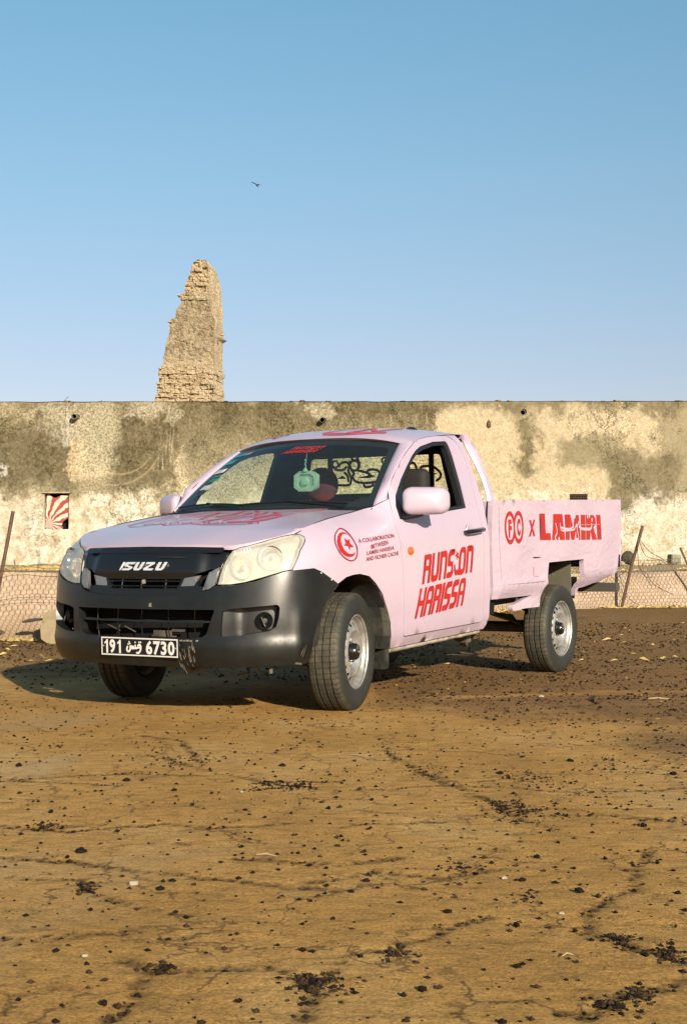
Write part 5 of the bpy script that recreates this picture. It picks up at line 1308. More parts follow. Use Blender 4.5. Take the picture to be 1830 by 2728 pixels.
mb = MB(); mb.tube([fo(fsheet(-5.2+12.4*i/80, 1.0+.02*math.sin(i*1.3))) for i in range(81)], .0035, 5); mb.build('top_wire', wirem, fence)
mb = MB(); mb.tube([fo(fsheet(-3.9+2.0*i/10, .58)) for i in range(11)], .003, 5); mb.build('tie_wire', wirem, fence)
for P, r_ in ((((-3.52,14.5,1.376),(-3.575,14.5,1.06),(-3.66,14.5,.60),(-3.75,14.5,.10)), .021), (((4.064,18.5,1.324),(3.99,18.5,1.06),(3.90,18.48,.75),(3.755,18.4,.14)), .022), (((4.643,18.8,1.033),(4.80,18.8,.66),(4.98,18.7,.18)), .015),
              (((-7.6,12.6,1.2),(-7.5,12.6,0)), .02), (((8.6,19.5,1.25),(8.5,19.5,.1)), .02)):
    mb = MB(); q = resample([(p[0], p[2]) for p in P], .12, closed=False); y = P[0][1]
    mb.tube([(a-0, y-15, c_) for a, c_ in q], [r_*(1+.12*noise.noise(Vector((c_*9, a, 0)))) for a, c_ in q], 7); mb.build('post', rust, fence)
for P in ([(4.0,18.46,1.17),(3.98,18.44,.95),(4.0,18.4,.75),(4.06,18.3,.68)], [(4.0,18.5,1.17),(4.15,18.5,.98),(4.32,18.5,.88),(4.42,18.4,.78),(4.46,18.4,.70)], [(4.01,18.5,1.15),(4.10,18.5,.92),(4.30,18.5,.86),(4.40,18.45,.80),(4.52,18.4,.83)],
          [(3.66,18.4,.60),(3.72,18.3,.66),(3.80,18.3,.72)], [(3.35,18.2,.55),(3.45,18.2,.60),(3.52,18.2,.70),(3.6,18.2,.68)], [(3.3,18.2,.58),(3.48,18.2,.56),(3.54,18.2,.66)], [(4.05,18.2,.68),(4.10,18.2,.58),(4.22,18.2,.48),(4.40,18.2,.40)]):
    mb = MB(); mb.tube([fo(p) for p in spline([(a, b_, c_) for a, b_, c_ in P], 4)], .0045, 5); mb.build('loose_wire', wirem, fence)
# ------------------------------------------------------------------ wall
WY = 24.0
wall = empty('plaster_wall', (0, WY, .7)); tag(wall, 'long weathered plaster yard wall stained olive and cream behind the pickup', 'wall')
m, n, l, b = node_mat('weathered_plaster')
tc = n.new('ShaderNodeTexCoord'); oc_ = tc.outputs['Object']
dn_ = noise_tex(n, l, 1.4, 5, .6); dv = n.new('ShaderNodeVectorMath'); dv.operation = 'SUBTRACT'; l.new(dn_.outputs['Color'], dv.inputs[0]); dv.inputs[1].default_value = (.5,.5,.5)
ds = n.new('ShaderNodeVectorMath'); ds.operation = 'SCALE'; l.new(dv.outputs[0], ds.inputs[0]); ds.inputs['Scale'].default_value = 1.1
dn2 = noise_tex(n, l, 9, 6, .7); dv2 = n.new('ShaderNodeVectorMath'); dv2.operation = 'SUBTRACT'; l.new(dn2.outputs['Color'], dv2.inputs[0]); dv2.inputs[1].default_value = (.5,.5,.5)
ds2 = n.new('ShaderNodeVectorMath'); ds2.operation = 'SCALE'; l.new(dv2.outputs[0], ds2.inputs[0]); ds2.inputs['Scale'].default_value = .55
ad = n.new('ShaderNodeVectorMath'); ad.operation = 'ADD'; l.new(oc_, ad.inputs[0]); l.new(ds.outputs[0], ad.inputs[1])
ad2 = n.new('ShaderNodeVectorMath'); ad2.operation = 'ADD'; l.new(ad.outputs[0], ad2.inputs[0]); l.new(ds2.outputs[0], ad2.inputs[1])
sp = n.new('ShaderNodeSeparateXYZ'); l.new(ad2.outputs[0], sp.inputs[0]); SX_, SZ_ = sp.outputs[0], sp.outputs[2]
spo = n.new('ShaderNodeSeparateXYZ'); l.new(oc_, spo.inputs[0]); OX_, OZ_ = spo.outputs[0], spo.outputs[2]
def mrange(v, a, b_):
    r_ = n.new('ShaderNodeMapRange'); r_.interpolation_type = 'SMOOTHSTEP'; l.new(v, r_.inputs[0]); r_.inputs[1].default_value = a; r_.inputs[2].default_value = b_; return r_.outputs[0]
def softbox(x0, x1, z0, z1, s=.12, X=SX_, Z_=SZ_):
    a = mathn(n, l, 'MULTIPLY', mrange(X, x0-s, x0+s), mrange(X, x1+s, x1-s)); c_ = mathn(n, l, 'MULTIPLY', mrange(Z_, z0-.7-s, z0-.7+s), mrange(Z_, z1-.7+s, z1-.7-s))
    return mathn(n, l, 'MULTIPLY', a, c_)
big = noise_tex(n, l, .7, 6, .65); fin = noise_tex(n, l, 13, 12, .85); med = noise_tex(n, l, 5, 8, .75); spk = noise_tex(n, l, 15, 8, .95)
str_ = noise_tex(n, l, 2.2, 6, .7, mapscale=(4.5, 1, .35))
r = ramp(n, [(.30, (.52,.42,.265)), (.5, (.61,.51,.34)), (.70, (.70,.61,.44))]); l.new(med.outputs[0], r.inputs[0]); c = r.outputs[0]
# whitewashed lower band, flaking
ww = mathn(n, l, 'ADD', softbox(-30, 30, .2, 2.02, .25), mathn(n, l, 'MULTIPLY_ADD', big.outputs[0], 2.4, -1.35)); 
ww = mathn(n, l, 'MULTIPLY', ww, softbox(-30, 30, .75, 2.22, .16), clamp=True); wf_ = ramp(n, [(.42, (0,)*3), (.53, (1,)*3)]); l.new(med.outputs[0], wf_.inputs[0])
rw_ = ramp(n, [(.3, (.80,.72,.56)), (.7, (1.0,.95,.84))]); l.new(fin.outputs[0], rw_.inputs[0])
c = mix(n, l, mathn(n, l, 'MULTIPLY', mathn(n, l, 'MULTIPLY', ww, wf_.outputs[0]), .85), c, rw_.outputs[0])
def stain(mask, col, lo, hi, tex, amt=1.0):
    global c
    r_ = ramp(n, [(lo, (0,)*3), (hi, (1,)*3)]); l.new(tex.outputs[0], r_.inputs[0]); c = mix(n, l, mathn(n, l, 'MULTIPLY', mathn(n, l, 'MULTIPLY', mask, r_.outputs[0]), amt), c, col)
OL = (.125,.105,.048); OD = (.060,.046,.022); GY = (.25,.22,.13)
# smooth olive film, then gritty speckle, region by region
for bx, fl, amt in (((-12,-4.75,2.12,3.45), OL, .85), ((-4.1,-2.95,2.05,3.50), OL, .82), ((-3.1,-1.9,2.75,3.62), OL, .70), ((-2.2,1.62,2.95,3.75), OL, .72), ((-2.8,.2,2.3,3.1), GY, .55), ((-30,30,3.50,3.9), OL, .62), ((4.6,5.9,1.75,2.75), OL, .62), ((3.7,4.9,2.45,3.15), GY, .75), ((5.6,12,2.0,3.5), GY, .6), ((3.12,3.45,2.35,3.45), OL, .7), ((-9,-3.1,1.95,2.3), GY, .6), ((-2.6,-1.2,1.9,2.3), GY, .5), ((1.75,2.05,2.0,2.5), OL, .55), ((2.0,2.5,1.6,2.2), GY, .45), ((6.5,9,1.2,3), OL, .5), ((-16,-10,2.3,3.6), GY, .6)):
    stain(softbox(*bx), fl, .28, .54, fin, min(1, amt*1.3))
for bx, col, amt in (((-12,-4.7,2.12,3.10), OD, .85), ((-4.05,-2.95,2.10,3.50), OD, .80), ((-3.0,1.62,3.25,3.72), OD, .45), ((4.6,5.9,1.8,2.6), OD, .70), ((-30,30,3.60,3.9), OD, .45), ((-2.9,-.4,2.5,3.4), OD, .35), ((1.75,2.1,1.5,2.4), OD, .5), ((3.15,3.4,2.4,3.4), OD, .5)):
    stain(softbox(*bx), col, .46, .60, spk, min(1, amt*1.1))
for bx in ((-12,-4.7,2.2,2.9), (-4.0,-3.0,2.2,3.0)): stain(softbox(*bx), (.66,.56,.42), .60, .70, spk, .8)
# pale grey repair plaster round the pipes and streaks below
stain(softbox(-5.3,-4.2,2.85,3.70,.10), (.42,.385,.27), .25, .5, fin, .72); stain(softbox(-4.5,-3.95,2.45,3.6,.10), (.40,.37,.25), .25, .5, fin, .65); stain(softbox(-.7,-.1,3.35,3.62,.06), (.52,.47,.35), .2, .5, fin, .7); stain(softbox(-3.8,-2.9,3.48,3.66,.05), (.47,.42,.31), .2, .5, fin, .8)
stain(softbox(-4.95,-4.75,2.85,3.7,.05), (.66,.60,.50), .42, .58, str_, .7); stain(softbox(.2,1.6,2.9,3.5,.1), (.58,.49,.33), .50, .64, str_, .55)
stain(softbox(-3.35,-3.0,2.35,3.4,.1), (.60,.50,.34), .52, .62, str_, .6); stain(softbox(-4.83,-4.62,2.35,2.95,.06), (.64,.50,.31), .1, .3, fin, .85)
stain(softbox(-6.6,-5.95,2.35,2.62,.08), (.78,.76,.70), .2, .4, fin, .9)
stain(softbox(5.0,5.55,1.55,1.95,.09), (.80,.74,.63), .35, .5, fin, .9); stain(softbox(5.3,6.3,1.15,1.75,.1), (.78,.71,.58), .42, .56, fin, .75)
stain(softbox(-7,-5.3,.9,1.95,.15), (.76,.68,.55), .35, .6, fin, .55)
# fine cracks in the render
vo = n.new('ShaderNodeTexVoronoi'); vo.feature = 'DISTANCE_TO_EDGE'; vo.inputs['Scale'].default_value = 1.5; l.new(ad2.outputs[0], vo.inputs['Vector'])
rv = ramp(n, [(.0, (1,)*3), (.010, (0,)*3)]); l.new(vo.outputs[0], rv.inputs[0]); ck = mathn(n, l, 'MULTIPLY', rv.outputs[0], mrange(big.outputs[0], .48, .60)); c = mix(n, l, mathn(n, l, 'MULTIPLY', ck, .35), c, (.20,.145,.07))
gri = noise_tex(n, l, 30, 4, .7); gr_ = ramp(n, [(.40, (.36,)*3), (.5, (.95,)*3), (.60, (1.5,)*3)]); l.new(gri.outputs[0], gr_.inputs[0])
anyst = mrange(mathn(n, l, 'ADD', big.outputs[0], mathn(n, l, 'MULTIPLY', softbox(-9, 1.7, 2.0, 3.8, .2), .30)), .42, .75)
c = mix(n, l, mathn(n, l, 'MULTIPLY_ADD', anyst, .62, .12), c, mix(n, l, 1.0, c, gr_.outputs[0], 'MULTIPLY'))
pl_n = noise_tex(n, l, 2.2, 9, .72); plr = ramp(n, [(.475, (0,)*3), (.50, (1,)*3)]); l.new(pl_n.outputs[0], plr.inputs[0]); c = mix(n, l, mathn(n, l, 'MULTIPLY', plr.outputs[0], .08), c, (.70,.58,.40))
g_ = ramp(n, [(.34, (.62,)*3), (.52, (.97,)*3), (.68, (1.15,)*3)]); l.new(fin.outputs[0], g_.inputs[0]); c = mix(n, l, 1, c, g_.outputs[0], 'MULTIPLY')
# two scratched arcs
for cxw, czw, rr_, a0 in ((-4.05,3.05-.7,.86,-9), (-3.95,3.0-.7,.62,-9)):
    dx = mathn(n, l, 'SUBTRACT', OX_, cxw); dz_ = mathn(n, l, 'SUBTRACT', OZ_, czw); d_ = mathn(n, l, 'SQRT', mathn(n, l, 'ADD', mathn(n, l, 'MULTIPLY', dx, dx), mathn(n, l, 'MULTIPLY', dz_, dz_)))
    e_ = mathn(n, l, 'ABSOLUTE', mathn(n, l, 'SUBTRACT', d_, rr_)); k_ = mathn(n, l, 'MULTIPLY', mrange(e_, .026, .008), mrange(dz_, -.25, -.5)); c = mix(n, l, mathn(n, l, 'MULTIPLY', k_, .30), c, (.62,.50,.31))
l.new(c, b.inputs['Base Color']); b.inputs['Roughness'].default_value = .95; b.inputs['Specular IOR Level'].default_value = .1
hh = mathn(n, l, 'ADD', mathn(n, l, 'MULTIPLY', fin.outputs[0], .5), mathn(n, l, 'MULTIPLY', med.outputs[0], .8)); hh = mathn(n, l, 'SUBTRACT', hh, mathn(n, l, 'MULTIPLY', ck, .6)); hh = mathn(n, l, 'SUBTRACT', hh, mathn(n, l, 'MULTIPLY', mathn(n, l, 'MULTIPLY', ww, wf_.outputs[0]), -.15))
hh = mathn(n, l, 'ADD', hh, mathn(n, l, 'MULTIPLY', plr.outputs[0], .07))
bump(n, l, b, hh, 1.0, .035)
M['wall'] = m
def WL(x, z, o=0.0):
    return (x, -o+.022*noise.noise(Vector((x*.7, z*.9, 0)))+.010*noise.noise(Vector((x*3, z*3, 4))), z-.7)
wx = [-40,-20,-12]+list(np.arange(-9, 9.01, .18))+[12,20,40]
topz = lambda x: 3.665+.001*x+.010*noise.noise(Vector((x*2.3, 0, 0)))+.008*noise.noise(Vector((x*9, 0, 0)))
wp = [(x, topz(x)) for x in wx]+[(40,.4),(-40,.4)]
WIN = (-5.27,-4.842,1.408,2.044)
wh = [(WIN[0],WIN[2]),(WIN[1],WIN[2]),(WIN[1],WIN[3]),(WIN[0],WIN[3])]
VT = (3.986,4.303,1.80,2.031); vh = [(VT[0],VT[2]),(VT[1],VT[2]),(VT[1],VT[3]),(VT[0],VT[3])]
pip = [(-4.711,3.399,.052),(-.352,3.339,.048),(3.185,3.485,.055)]
ph = [[(a+r_*math.cos(t), c_+r_*math.sin(t)) for t in np.linspace(0, 2*math.pi, 12, endpoint=False)] for a, c_, r_ in pip]
panel('wall_face', [wp[::-1]], WL, m, wall, holes=[wh, vh]+ph, h=.32, thick=.25, rk=False, flip=True)
V = []; F = []
for x in wx:
    z = topz(x)-.7; V += [(x, -.004, z-.012), (x, -.02, z+.006), (x, .25, z+.012), (x, .52, z), (x, .52, -.3)]
F = [(i*5+k, (i+1)*5+k, (i+1)*5+k+1, i*5+k+1) for i in range(len(wx)-1) for k in range(1, 4)]
mesh_obj('wall_top', V, F, m, wall)
stone_m = simple('pale_rubble_stone', (.42,.34,.22), .95, var=.4, vscale=6, bmp=.8, bscale=20)
def rock_mesh(seed, size, sub=2, amp=.25):
    bm = bmesh.new(); bmesh.ops.create_icosphere(bm, subdivisions=sub, radius=1)
    for v in bm.verts:
        k = 1+amp*noise.noise(v.co*1.3+Vector((seed, 0, 0)))+amp*.5*noise.noise(v.co*3+Vector((0, seed, 0)))
        v.co = Vector((v.co.x*size[0]*k, v.co.y*size[1]*k, v.co.z*size[2]*k))
    me_ = bpy.data.meshes.new('rock'); bm.to_mesh(me_); bm.free(); return me_
def rock_obj(name, seed, loc, size, mat, sub=2, amp=.25, rot=(0,0,0)):
    me_ = rock_mesh(seed, size, sub, amp); me_.materials.append(mat); o = bpy.data.objects.new(name, me_); COL.objects.link(o); o.location = loc; o.rotation_euler = rot
    return o
mb = MB()
for k in range(150):
    x = rng.uniform(-9, 9); s_ = .012+.03*rng.random()**2; me_ = None
    mb.box((x, .02+.2*rng.random(), topz(x)-.7+s_*.2), (s_*2.4, s_*2, s_*1.2), Matrix.Rotation(rng.random()*3, 3, 'Z'))
kind(mb.build('loose_coping_rubble', m, wall), 'stuff')
mb = MB(); mb.tube([(-4.98,.1,2.97),(-4.93,.1,3.03),(-4.88,.1,3.07)], .004, 4); mb.tube([(-4.27,.1,2.97),(-4.30,.1,3.01)], .004, 4); mb.build('coping_twig', rust, wall)
# window with cloth
rec = MB(); rec.box(((WIN[0]+WIN[1])/2, .23, (WIN[2]+WIN[3])/2-.7), (WIN[1]-WIN[0]+.1, .01, WIN[3]-WIN[2]+.1))
wo = rec.build('window_opening', M['dark'], wall)
mb = MB(); mb.box(((WIN[0]+WIN[1])/2, -.012, WIN[3]-.7+.012), (.50, .07, .022)); mb.build('lintel', stone_m, wo)
cv, cn, cl, cb = node_mat('red_white_striped_cloth'); cb.inputs['Roughness'].default_value = .9
tcx = cn.new('ShaderNodeTexCoord'); spx = cn.new('ShaderNodeSeparateXYZ'); cl.new(tcx.outputs['Object'], spx.inputs[0])
# fan of stripes round a knot at the lower left corner
kx, kz = -5.20, 1.50-.7
ddx = mathn(cn, cl, 'SUBTRACT', spx.outputs[0], kx); ddz = mathn(cn, cl, 'SUBTRACT', spx.outputs[2], kz)
an = mathn(cn, cl, 'ARCTAN2', ddz, ddx); nz = noise_tex(cn, cl, 5, 3); 
dist_ = mathn(cn, cl, 'SQRT', mathn(cn, cl, 'ADD', mathn(cn, cl, 'MULTIPLY', ddx, ddx), mathn(cn, cl, 'MULTIPLY', ddz, ddz)))
ph_ = mathn(cn, cl, 'ADD', mathn(cn, cl, 'MULTIPLY', an, 15.0), mathn(cn, cl, 'ADD', mathn(cn, cl, 'MULTIPLY', nz.outputs[0], 9.0), mathn(cn, cl, 'MULTIPLY', dist_, 10.0)))
sn = mathn(cn, cl, 'SINE', ph_); rr_ = ramp(cn, [(.42,(.36,.065,.045)),(.56,(.74,.58,.48))]); cl.new(mathn(cn, cl, 'MULTIPLY_ADD', sn, .5, .5), rr_.inputs[0]); cl.new(rr_.outputs[0], cb.inputs['Base Color'])
cp = [(-5.262,1.41),(-5.15,1.415),(-4.96,1.41),(-4.95,1.455),(-4.985,1.47),(-4.965,1.52),(-4.93,1.565),(-4.86,1.61),(-4.855,1.80),(-4.855,2.0),(-4.88,2.02),(-4.96,2.015),(-5.03,1.99),(-5.08,1.965),(-5.12,1.97),(-5.16,1.99),(-5.22,2.03),(-5.245,2.03),(-5.255,1.75)]
def clothf(x, z, o=0.0):
    a = math.atan2(z-1.5, x+5.2); d = math.hypot(x+5.2, z-1.5); return (x, .06+o*-1+.016*math.sin(a*11+d*6)*min(1, d*5)+.01*math.sin(z*25), z-.7)
panel('hanging_cloth', [cp], clothf, cv, wo, h=.02, rim=False, rk=False)
# air vent with grille bars
mb = MB(); mb.box(((VT[0]+VT[1])/2, .2, (VT[2]+VT[3])/2-.7), (.36,.01,.27)); vo_ = mb.build('air_vent', M['dark'], wall)
for k in range(11): mb = MB(); x = VT[0]+.015+k*.029; mb.box((x, .03, (VT[2]+VT[3])/2-.7), (.006,.006,.23)); mb.build('vent_bar', rust, vo_)
for k in range(6): mb = MB(); mb.box(((VT[0]+VT[1])/2, .022, VT[2]+.02+k*.038-.7), (.315,.006,.006)); mb.build('vent_bar', rust, vo_)
pm = simple('clay_pipe', (.20,.17,.12), .8)
for k, (a, c_, r_) in enumerate(pip):
    mb = MB(); A_ = []
    L0 = -.16 if k < 2 else -.01
    V = []; F = []; nn = 18
    for i in range(nn):
        t = 2*math.pi*i/nn
        for rr_, yy in ((r_*.97, .2), (r_*.97, L0), (r_*.80, L0), (r_*.80, .2)): V.append((a+rr_*math.cos(t)-(yy < 0)*.02, yy, c_-.7+rr_*math.sin(t)-(.012 if yy < 0 else 0)))
    F = [(i*4+j, ((i+1) % nn)*4+j, ((i+1) % nn)*4+j+1, i*4+j+1) for i in range(nn) for j in range(3)]
    F += [tuple(i*4+3 for i in range(nn))]
    o = sharp(mesh_obj('drain_pipe', V, F[:-1], pm if k != 1 else simple('dark_pipe', (.05,.05,.04), .7), wall), 40)
    mesh_obj('pipe_bore', [V[i*4+3] for i in range(nn)], [tuple(range(nn))], M['dark'], o)
o = rock_obj('rusty_patch', 5.5, (2.567, -.005, 3.266-.7), (.045,.03,.075), rust); o.parent = wall
# things lying at the wall foot
def trect(z): return z
bk = MB(); 
o = rock_obj('rubble_heap', 2.2, (-5.80, 23.5, .735), (.13,.10,.055), simple('reddish_stone', (.17,.115,.085), .95, var=.5, vscale=12, bmp=.7, bscale=30), 3, .3); tag(o, 'reddish brown stone at the wall foot, far left beside the leaning post', 'stone')
me_l = rock_obj('long_flat_stone', 7.1, (-5.20, 23.45, .745), (.29,.12,.052), simple('grey_flat_stone', (.155,.13,.10), .95, var=.4, vscale=9, bmp=.7, bscale=30), 3, .18); tag(me_l, 'long low grey stone lying on straw below the cloth window', 'stone')
o = rock_obj('white_stone', 9.0, (-5.54, 23.4, .76), (.07,.06,.065), simple('whitewashed_stone', (.70,.62,.50), .9, var=.1), 3, .12); tag(o, 'small whitewashed stone between the reddish stone and the long grey stone', 'stone')
mb = MB(); mb.tube([(-5.63,23.4,.72),(-5.64,23.4,.80),(-5.655,23.4,.86)], .010, 6); tag(mb.build('iron_stub', rust), 'short dark iron stub standing beside the whitewashed stone', 'iron stub')
o = rock_obj('dark_round_stone', 3.7, (4.93, 23.62, .90), (.12,.10,.12), simple('dark_lichened_stone', (.060,.050,.032), .95, var=.5, vscale=12, bmp=.6, bscale=30), 3, .22); tag(o, 'dark rounded stone against the wall foot behind the leaning fence post', 'stone')
bm = bmesh.new(); bmesh.ops.create_cube(bm, size=1); bmesh.ops.scale(bm, vec=(.19,.16,.16), verts=bm.verts); bmesh.ops.bevel(bm, geom=bm.edges[:], offset=.012, segments=2, affect='EDGES')
me_ = bpy.data.meshes.new('b'); bm.to_mesh(me_); bm.free(); me_.materials.append(simple('grey_concrete_block', (.26,.25,.19), .95, var=.3, vscale=12, bmp=.6, bscale=50)); o = bpy.data.objects.new('concrete_block', me_); COL.objects.link(o); o.location = (5.70,23.5,.88); o.rotation_euler = (0,.04,.35); tag(o, 'small grey concrete block at the wall foot, far right beside the thin post', 'block')
for k, (x, y, z, s_, lb) in enumerate(((4.75,23.3,.80,.05,'pale rubble stone just left of the dark rounded stone'),(5.05,22.8,.78,.045,'larger pale rubble stone in front of the dark rounded stone'),(5.16,22.9,.78,.035,'smaller pale rubble stone right of the dark rounded stone'),(5.35,23.4,.79,.03,'tiny pale rubble stone left of the grey concrete block'),(5.95,22.9,.78,.05,'pale rubble stone right of the grey concrete block'))):
    o = rock_obj('rubble_stone', k*3.3, (x, y, z+s_*.2), (s_*1.3, s_, s_*.7), stone_m); tag(o, lb, 'stone', 'pale rubble stones at the wall foot')
# concrete slab left of the bumper
sp_ = [(0,0),(.10,-.07),(.30,.02),(.34,.30),(.14,.31),(.02,.27),(-.01,.10)]
panel_o = panel('broken_slab', [rounded(sp_, .012, 2)], lambda x, z, o=0: (x, -o+.10*z+.008*noise.noise(Vector((x*12, z*12, 0))), z), simple('rough_concrete', (.33,.26,.155), .95, var=.25, vscale=7, bmp=.8, bscale=40, dirt=(.18,.13,.07)), None, h=.04, thick=.05, rk=False, back=True)
panel_o.location = (-3.10, 14.0, .045); panel_o.rotation_euler = (-.12, 0, .12); tag(panel_o, 'broken concrete slab leaning on the bank just left of the front bumper', 'slab')
mb = MB(); mb.tube([(-3.34,14.2,.21),(-3.27,14.2,.225),(-3.20,14.2,.235),(-3.12,14.2,.24)], [.012,.022,.02,.012], 6); tag(mb.build('rag_strip', simple('dark_rag', (.05,.05,.045), .9)), 'dark twisted rag caught in the wire beside the broken slab', 'rag')
o = rock_obj('edge_clod', 4.4, (-3.72, 14.2, .10), (.16,.14,.05), simple('earth_lump', (.13,.085,.045), .95, var=.5, vscale=14, bmp=.8, bscale=40), 3, .35); tag(o, 'flat dark earth lump under the wire at the far left edge', 'clod')
# ------------------------------------------------------------------ ruined tower behind the wall
RY = 34.0
ruin = empty('ruined_tower', (-3.9, RY, 0)); tag(ruin, 'tall broken masonry tower stump of pale crumbling stone rising behind the wall', 'ruin')
Lf = [(-4.80,3.0),(-4.76,4.6),(-4.748,4.876),(-4.669,5.071),(-4.679,5.249),(-4.609,5.374),(-4.641,5.516),(-4.636,5.640),(-4.557,5.729),(-4.505,5.871),(-4.523,5.943),(-4.471,6.156),(-4.428,6.406),(-4.375,6.584),(-4.367,6.833),(-4.332,6.923),(-4.226,6.958),(-4.192,7.154),(-4.068,7.386),(-4.149,7.494),(-4.140,7.547),(-3.999,7.619),(-3.982,7.833),(-3.894,8.012),(-3.824,8.226),(-3.771,8.369),(-3.66,8.459)]
Rt = [(-3.02,3.0),(-3.049,4.876),(-3.086,5.249),(-3.113,5.516),(-3.052,5.640),(-3.114,5.729),(-3.116,6.477),(-3.019,6.548),(-3.117,6.602),(-3.127,7.119),(-3.147,7.654),(-3.201,8.012),(-3.274,8.333),(-3.345,8.42)]
Cn = [(-3.24,3.0),(-3.26,6.6),(-3.25,6.94),(-3.34,7.12),(-3.40,7.57),(-3.39,8.0),(-3.40,8.30),(-3.47,8.40)]
xl = lambda T, z: tab([(b_, a) for a, b_ in T], z)
LV = 440; V = []; F = []; per = None
for j in range(LV+1):
    z = 3.0+(8.44-3.0)*j/LV
    a = xl(Lf, z); cc_ = xl(Cn, z); r_ = xl(Rt, z)
    ring_ = []
    lay = math.floor(z/.085); jj = ((lay*7919) % 13)/13-.5
    nA, nB = 96, 30
    for i in range(nA): t = i/nA; ring_.append((a+(cc_-a)*t, -.35*(1-t)*0+.0))
    for i in range(nB): t = i/nB; ring_.append((cc_+(r_-cc_)*t, 1.05*t))
    for i in range(10): t = i/10; ring_.append((r_+(a+.1-r_)*t, 1.05))
    for i in range(8): t = i/8; ring_.append((a+.1-.1*t, 1.05*(1-t)))
    per = len(ring_)
    for (x, y) in ring_:
        n1 = noise.fractal(Vector((x*2.2, y*2.2, z*2.2)), 1.0, 2.0, 3); n2 = noise.noise(Vector((x*11+jj*3, y*11, z*(16 if z > 7.3 or z < 5.3 else 12)))); n3 = noise.noise(Vector((x*27, y*27, z*30)))
        rough_ = 1.0 if (z > 7.55 or z < 5.75) else .55
        row = math.floor(z*8.5+.35*noise.noise(Vector((x*1.5, 1, z*.7)))); cl_ = noise.cell(Vector((x*5.5+row*.37, y*4, row*1.0)))
        gap = abs((z*8.5+.35*noise.noise(Vector((x*1.5, 1, z*.7))))-row-.5)*2
        d = .045*n1+.030*n2*rough_+.030*n3*rough_+(.034*(cl_-.5)-.022*max(0, gap-.80)/.20)*((1.0 if y < .02 or z < 5.55 else .25) if (z > 7.3 or z < 5.55) else (.12 if x < -3.55 else .3))
        if y < .02: V.append((x, y-d*1.5+(.05*max(0, noise.noise(Vector((x*4, 3, z*4)))-.25)), z))
        else: V.append((x+d*.5, y, z))
F = [(j*per+i, j*per+(i+1) % per, (j+1)*per+(i+1) % per, (j+1)*per+i) for j in range(LV) for i in range(per)]
F.append(tuple(LV*per+i for i in range(per)))
V = [(x+3.9, y, z) for x, y, z in V]
m, n, l, b = node_mat('crumbling_masonry')
fin = noise_tex(n, l, 9, 12, .85); med = noise_tex(n, l, 3.0, 8, .75); lay_ = noise_tex(n, l, 2.5, 8, .8, mapscale=(1, 1, 7))
r = ramp(n, [(.3, (.56,.43,.25)), (.5, (.76,.61,.40)), (.7, (.88,.76,.56))]); l.new(med.outputs[0], r.inputs[0]); c = r.outputs[0]
tc = n.new('ShaderNodeTexCoord'); sp = n.new('ShaderNodeSeparateXYZ'); l.new(tc.outputs['Object'], sp.inputs[0])
mid = mathn(n, l, 'MULTIPLY', mathn(n, l, 'MULTIPLY_ADD', sp.outputs[2], 2.0, -11.2, clamp=True), mathn(n, l, 'MULTIPLY_ADD', sp.outputs[2], -2.0, 15.6, clamp=True))
gx = n.new('ShaderNodeNewGeometry'); spn = n.new('ShaderNodeSeparateXYZ'); l.new(sp.outputs[0], spn.inputs[0]) if False else None
front = mathn(n, l, 'MULTIPLY_ADD', sp.outputs[1], -8.0, 1.4, clamp=True)
sf = ramp(n, [(.42, (0,)*3), (.60, (1,)*3)]); l.new(fin.outputs[0], sf.inputs[0])
k_ = mathn(n, l, 'MULTIPLY', mathn(n, l, 'MULTIPLY', mid, front), mathn(n, l, 'MULTIPLY_ADD', sf.outputs[0], .8, .12)); c = mix(n, l, mathn(n, l, 'MULTIPLY', k_, .92), c, (.15,.125,.08))
s2_ = ramp(n, [(.56, (0,)*3), (.66, (1,)*3)]); l.new(lay_.outputs[0], s2_.inputs[0]); c = mix(n, l, mathn(n, l, 'MULTIPLY', mathn(n, l, 'MULTIPLY', s2_.outputs[0], front), .35), c, (.15,.10,.05))
l.new(c, b.inputs['Base Color']); b.inputs['Roughness'].default_value = .95; b.inputs['Specular IOR Level'].default_value = .1
bump(n, l, b, mathn(n, l, 'ADD', fin.outputs[0], lay_.outputs[0]), 1.0, .06)
mesh_obj('tower_stump', V, F, m, ruin)
for k, (x, z, s_) in enumerate(((-4.11,7.52,.06),(-3.05,6.55,.06),(-3.07,5.64,.07),(-4.60,5.68,.05),(-4.36,6.86,.05),(-4.64,5.30,.06),(-4.98,4.62,.09))):
    o = rock_obj('jutting_stone', k*1.9, (x+3.9, .12 if x > -3.2 else -.02, z), (s_*.9, s_*1.0, s_*.5), m, 2, .5); o.parent = ruin
